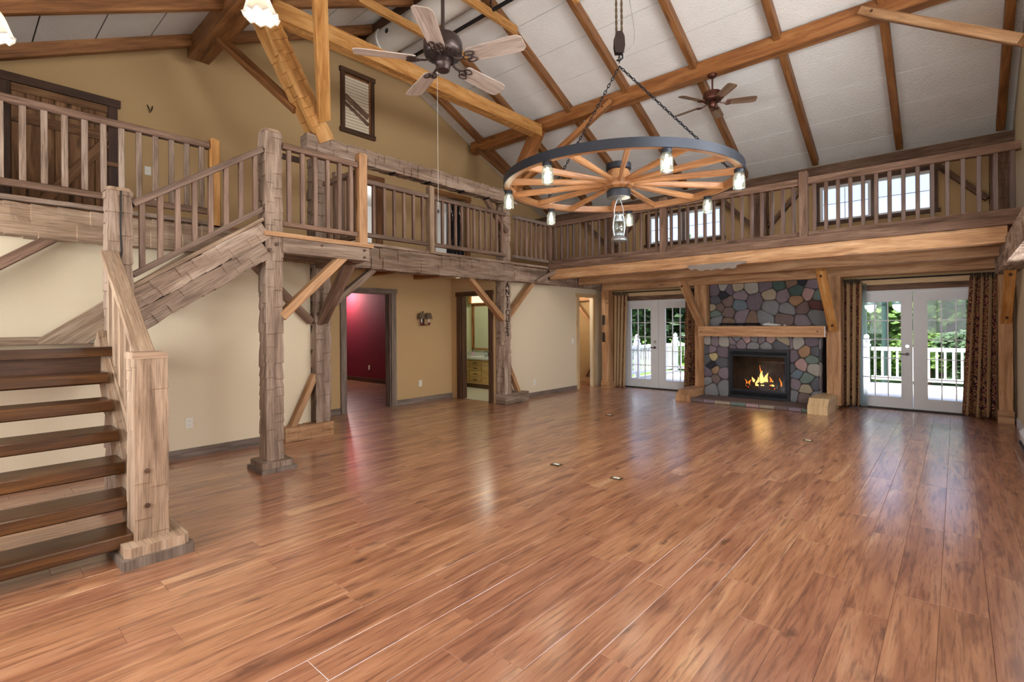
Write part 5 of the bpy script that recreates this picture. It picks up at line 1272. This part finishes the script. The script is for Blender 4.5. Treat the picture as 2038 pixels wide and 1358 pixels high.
# ------------------------------------------------------------------ ceiling fans
def fan(label, x, y, z, a0, ztop, mat, bl, chain_z=None):
    r = root('ceiling_fan', label, 'ceiling fan', (x, y, z))
    part('motor_housing', MB().lathe([(.06, .015), (.105, .02), (.135, .045), (.142, .07), (.142, .13), (.125, .165), (.07, .185), (.03, .20)], (x, y, z), 36), mat, r, None, True)
    for i in range(26):
        t = 2 * math.pi * i / 26; part('vent_rib', MB().beam((x + .075 * math.cos(t), y + .075 * math.sin(t), z + .016), (x + .128 * math.cos(t), y + .128 * math.sin(t), z + .038), .008, .012), 'black_paint', r)
    part('switch_housing', MB().lathe([(.001, -.075), (.035, -.075), (.048, -.068), (.052, -.03), (.06, -.02), (.06, .015)], (x, y, z), 24), mat, r, None, True)
    part('downrod', MB().lathe([(.014, .19), (.014, ztop - z)], (x, y, z), 12), mat, r, None, True)
    part('canopy', MB().lathe([(.02, -.07), (.06, -.045), (.072, -.01), (.07, 0)], (x, y, ztop), 20), mat, r, None, True)
    for k in range(5):
        t = math.radians(a0 + 72 * k); c, s = math.cos(t), math.sin(t)
        def P(u, v, w): return (x + c * u - s * v, y + s * u + c * v, z + w)
        out = [(.20, -.052), (.22, -.062), (.55, -.074), (.605, -.070), (.630, -.045), (.630, .045), (.605, .070), (.55, .074), (.22, .062), (.20, .052)]
        pit = -.22; m = MB(); n = len(out)
        for dz in (0, .007):
            for (u, v) in out: m.v.append(P(u, v * math.cos(pit), .0 + dz + v * math.sin(pit)))
        m.face([n - 1 - i for i in range(n)], [(out[n - 1 - i][0], out[n - 1 - i][1]) for i in range(n)]); m.face([n + i for i in range(n)], [(out[i][0], out[i][1]) for i in range(n)])
        for i in range(n):
            j = (i + 1) % n; m.face((i, j, n + j, n + i), [(out[i][0], 0), (out[j][0], 0), (out[j][0], .007), (out[i][0], .007)])
        b = part('blade', m, bl, r)
        br = MB().tube([P(.09, 0, .012), P(.13, 0, -.004), P(.165, 0, -.006)], .009, 6)
        for (u0, v0, ru, rv) in ((.20, 0, .035, .022), (.225, -.03, .036, .020), (.225, .03, .036, .020)):
            br.tube([P(u0 + ru * math.cos(q * math.pi / 6), v0 + rv * math.sin(q * math.pi / 6), -.010 + (v0 + rv * math.sin(q * math.pi / 6)) * -.22) for q in range(12)], .0055, 5, True)
        part('blade_bracket', br, mat, b)
    if chain_z:
        part('pull_cord', MB().tube([(x - .03, y - .03, z - .07), (x - .03, y - .03, chain_z)], .002, 5), 'cord_grey', r); part('pull_knob', MB().lathe([(.001, -.02), (.006, -.015), (.006, 0), (.002, .006)], (x - .03, y - .03, chain_z), 8), 'iron_black', r)
    return r
fan('near bronze ceiling fan with five pale wooden blades and pull cord', -2.79, 2.41, 3.385, -125, 5.20, 'bronze', 'blade_wood', 2.30)
fan('far small-looking ceiling fan hung from the purlin over the back gallery', -2.80, 7.86, 4.86, -116, 5.31, 'bronze_red', 'blade_brown')
# ------------------------------------------------------------------ pendant lamps near the viewer
def pendant(label, x, y, z, tilt):
    r = root('pendant_lamp', label, 'lamp', (x, y, z)); m = MB(); seg = 40; prof = [(.018, .16), (.026, .15), (.040, .125), (.052, .09), (.062, .05), (.072, .012), (.080, .0)]
    for i, (rad, h) in enumerate(prof):
        for k in range(seg):
            t = 2 * math.pi * k / seg; f = (i / 6) ** 3; rr = rad * (1 + .07 * f * math.cos(t * 10)); hh = h + .010 * f * math.cos(t * 10)
            m.v.append((x + rr * math.cos(t) + tilt * (.16 - hh), y + rr * math.sin(t), z + hh))
    for i in range(len(prof) - 1):
        for k in range(seg): m.face((i * seg + k, i * seg + (k + 1) % seg, (i + 1) * seg + (k + 1) % seg, (i + 1) * seg + k))
    o = part('glass_shade', m, 'shade_glass', r, 'frosted glass flower shade', True); o.modifiers.new('thickness', 'SOLIDIFY').thickness = .003
    part('bulb', MB().sphere((x + tilt * .09, y, z + .075), .026, 1, 1, 1.3), 'pendant_glow', r, None, True)
    part('socket', MB().lathe([(.02, .10), (.024, .155), (.024, .19), (.01, .2)], (x, y, z), 14), 'bronze', r, None, True)
    ztop = zc(y) - .004
    part('stem', MB().tube([(x, y, z + .19), (x, y, ztop)], .007, 8), 'bronze', r); part('canopy', MB().lathe([(.02, -.04), (.055, -.02), (.06, .03)], (x, y, ztop), 18), 'bronze', r, None, True)
    point('pendant_light', (x + tilt * .09, y, z + .075), 55, (1, .86, .66), .04)
pendant('glowing flower-shaped glass lamp in front of the big front purlin', -2.585, 1.03, 2.975, .28)
pendant('glowing flower-shaped glass lamp cut by the left picture edge', -3.585, .155, 2.90, .28)

# ------------------------------------------------------------------ outdoors
g = MB(); g.box(-60, 50, YB + .3, 75, -.75, -.6); _o = solo('lawn', g, 'lawn_green', 'green lawn beyond the white deck railing', 'grass'); _o['kind'] = 'stuff'
dk = root('deck', 'pale wooden deck outside the glazed doors', 'deck', (-2, 13, -.2))
part('frame', MB().box(-6.95, 4.0, YB + .17, 15.5, -.6, -.085, 0), 'deck_wood', dk)
for i in range(34):
    y = YB + .18 + i * .145
    part('deck_board', MB().beam((-6.95, y + .07, -.07), (4.0, y + .07, -.07), .138, .028, (0, 0, 1), .003), 'deck_wood', dk)
def drail(label, A, B, n):
    A, B = Vector(A), Vector(B); r = root('deck_railing', label, 'railing', (A + B) / 2); up = Vector((0, 0, 1)); d = B - A
    part('top_rail', MB().beam(A + up * .86, B + up * .86, .09, .09), 'vinyl_white', r); part('bottom_rail', MB().beam(A + up * .14, B + up * .14, .06, .09), 'vinyl_white', r)
    me = to_mesh('baluster', MB().beam((0, 0, .18), (0, 0, .83), .045, .045), 'vinyl_white')
    for i in range(n): inst('baluster', me, r, A + d * ((i + .5) / n))
def dpost(label, x, y):
    r = root('deck_post', label, 'post', (x, y, -.056)); part('shaft', MB().beam((x, y, -.056), (x, y, 1.0), .13, .13, (0, 1, 0)), 'vinyl_white', r)
    part('collar', MB().beam((x, y, .86), (x, y, .92), .17, .17, (0, 1, 0)), 'vinyl_white', r); part('cap', MB().lathe([(.09, 1.0), (.09, 1.02), (.05, 1.05), (.065, 1.09), (.05, 1.14), (.001, 1.17)], (x, y, 0), 14), 'vinyl_white', r, None, True)
drail('white deck railing running along the far deck edge, right stretch', (-1.6, 15.4, -.056), (4.0, 15.4, -.056), 38)
drail('white deck railing running along the far deck edge, left stretch', (-6.6, 15.4, -.056), (-1.8, 15.4, -.056), 33)
drail('white deck railing along the side seen through left doors, outer stretch', (-6.85, 13.2, -.056), (-6.72, 15.35, -.056), 15)
drail('white deck railing along the side seen through left doors, near the house', (-6.9, 10.9, -.056), (-6.85, 13.05, -.056), 14)
dpost('white deck post with ball cap right of the fireplace', -1.70, 15.4); dpost('white deck post seen in the left leaf of the left doors', -6.85, 13.12); dpost('white corner post of the deck behind the left doors', -6.70, 15.4)
r = root('lamp_post', 'dark green twin lamp post standing beyond the deck', 'lamp post', (-1.42, 16.4, -.6))
part('base', MB().lathe([(.16, 0), (.16, .1), (.09, .3), (.07, .5)], (-1.42, 16.4, -.6), 14), 'lamp_green', r, None, True); part('pole', MB().lathe([(.075, .4), (.06, 2.5), (.10, 2.55), (.10, 2.65), (.04, 2.95), (.001, 3.0)], (-1.42, 16.4, -.6), 14), 'lamp_green', r, None, True)
for s in (-1, 1):
    x = -1.42 + s * .30
    part('arm', MB().tube([(-1.42, 16.4, 1.9), (-1.42 + s * .15, 16.4, 2.1), (x, 16.4, 2.08)], .022, 8), 'lamp_green', r, None, True)
    part('globe', MB().lathe([(.001, 1.70), (.07, 1.74), (.13, 1.84), (.14, 1.93)], (x, 16.4, 0), 18), 'porcelain', r, None, True); part('hood', MB().lathe([(.15, 1.93), (.15, 1.96), (.06, 2.08), (.02, 2.12)], (x, 16.4, 0), 18), 'lamp_green', r, None, True)
def crown_mesh(seed, n, mat):
    rnd = random.Random(seed); m = MB(); blobs = [(Vector((rnd.uniform(-1, 1), rnd.uniform(-1, 1), rnd.uniform(-.9, 1.1))) * .62, rnd.uniform(.42, .66)) for _ in range(9)]
    for _ in range(n):
        c, rad = rnd.choice(blobs); d = Vector((rnd.gauss(0, 1), rnd.gauss(0, 1), rnd.gauss(0, 1))).normalized(); p = c + d * rad * rnd.uniform(.72, 1.06)
        u = Vector((rnd.gauss(0, 1), rnd.gauss(0, 1), rnd.gauss(0, 1))).normalized(); w = u.orthogonal().normalized(); s = rnd.uniform(.05, .10)
        m.poly([p - u * s, p + w * s * .55, p + u * s, p - w * s * .55])
    return to_mesh('foliage', m, mat)
CM = [crown_mesh(1, 5200, 'leaf_dark'), crown_mesh(2, 5200, 'leaf_light'), crown_mesh(3, 5200, 'leaf_dark')]
TREES = [(-.3, 25, 5.4, 3.2, 1, 'light green leafy tree outside the right glazed doors'), (-4.2, 27, 5.2, 3.4, 0, 'dark leafy tree left of the twin lamp post'), (2.0, 24, 5.6, 3.0, 0, 'dark green tree behind the right curtain'),
         (-2.2, 33, 4.6, 3.4, 2, 'hazy tree directly behind the twin lamp post'), (.6, 31, 7.0, 4.2, 1, 'tall light green tree farther behind the right doors'), (4.4, 28, 6.2, 3.8, 2, 'tree at the far right beyond the deck'),
         (-14.8, 27, 7.4, 4.2, 0, 'tall dark tree seen through the left leaf of the left doors'), (-11.6, 29, 7.0, 4.0, 2, 'tall dark tree seen through the right leaf of the left doors'), (-11.2, 19.5, 1.5, 1.0, 1, 'round light green shrub behind the side deck railing'),
         (-18.5, 29, 7.2, 4.4, 2, 'tall tree at the far left outside the left doors'), (-8.2, 31, 7.0, 4.0, 0, 'tall tree outside behind the fireplace wall'), (-9.4, 22, 1.2, .9, 1, 'low green shrub by the corner deck post'),
         (-2.9, 20.5, 2.0, 1.2, 0, 'dark shrub left of the twin lamp post behind the railing'), (-.7, 21, 2.0, 1.3, 1, 'light shrub right of the twin lamp post behind the railing'), (.7, 20.6, 1.9, 1.3, 0, 'dark shrub behind the railing at the right door leaf'), (2.2, 21, 2.0, 1.4, 1, 'light shrub behind the right curtain beyond the railing'),
         (-13.4, 22, 1.9, 1.5, 2, 'dark shrub far left beyond the side railing')]
for x, y, h, w, k, lab in TREES:
    r = root('tree', lab, 'tree' if h > 2 else 'shrub', (x, y, -.6)); r.name = 'tree' if h > 2 else 'shrub'; BASE[r.name] = Vector((x, y, -.6))
    part('trunk', MB().tube([(x, y, -.6), (x + .1, y, -.6 + h * .4), (x, y, -.6 + h * .75)], [w * .07, w * .05, w * .02], 8), 'bark', r)
    inst('foliage', CM[k], r, (x, y, -.6 + h * .45), (0, 0, x), (w * .95, w * .95, h * .44))
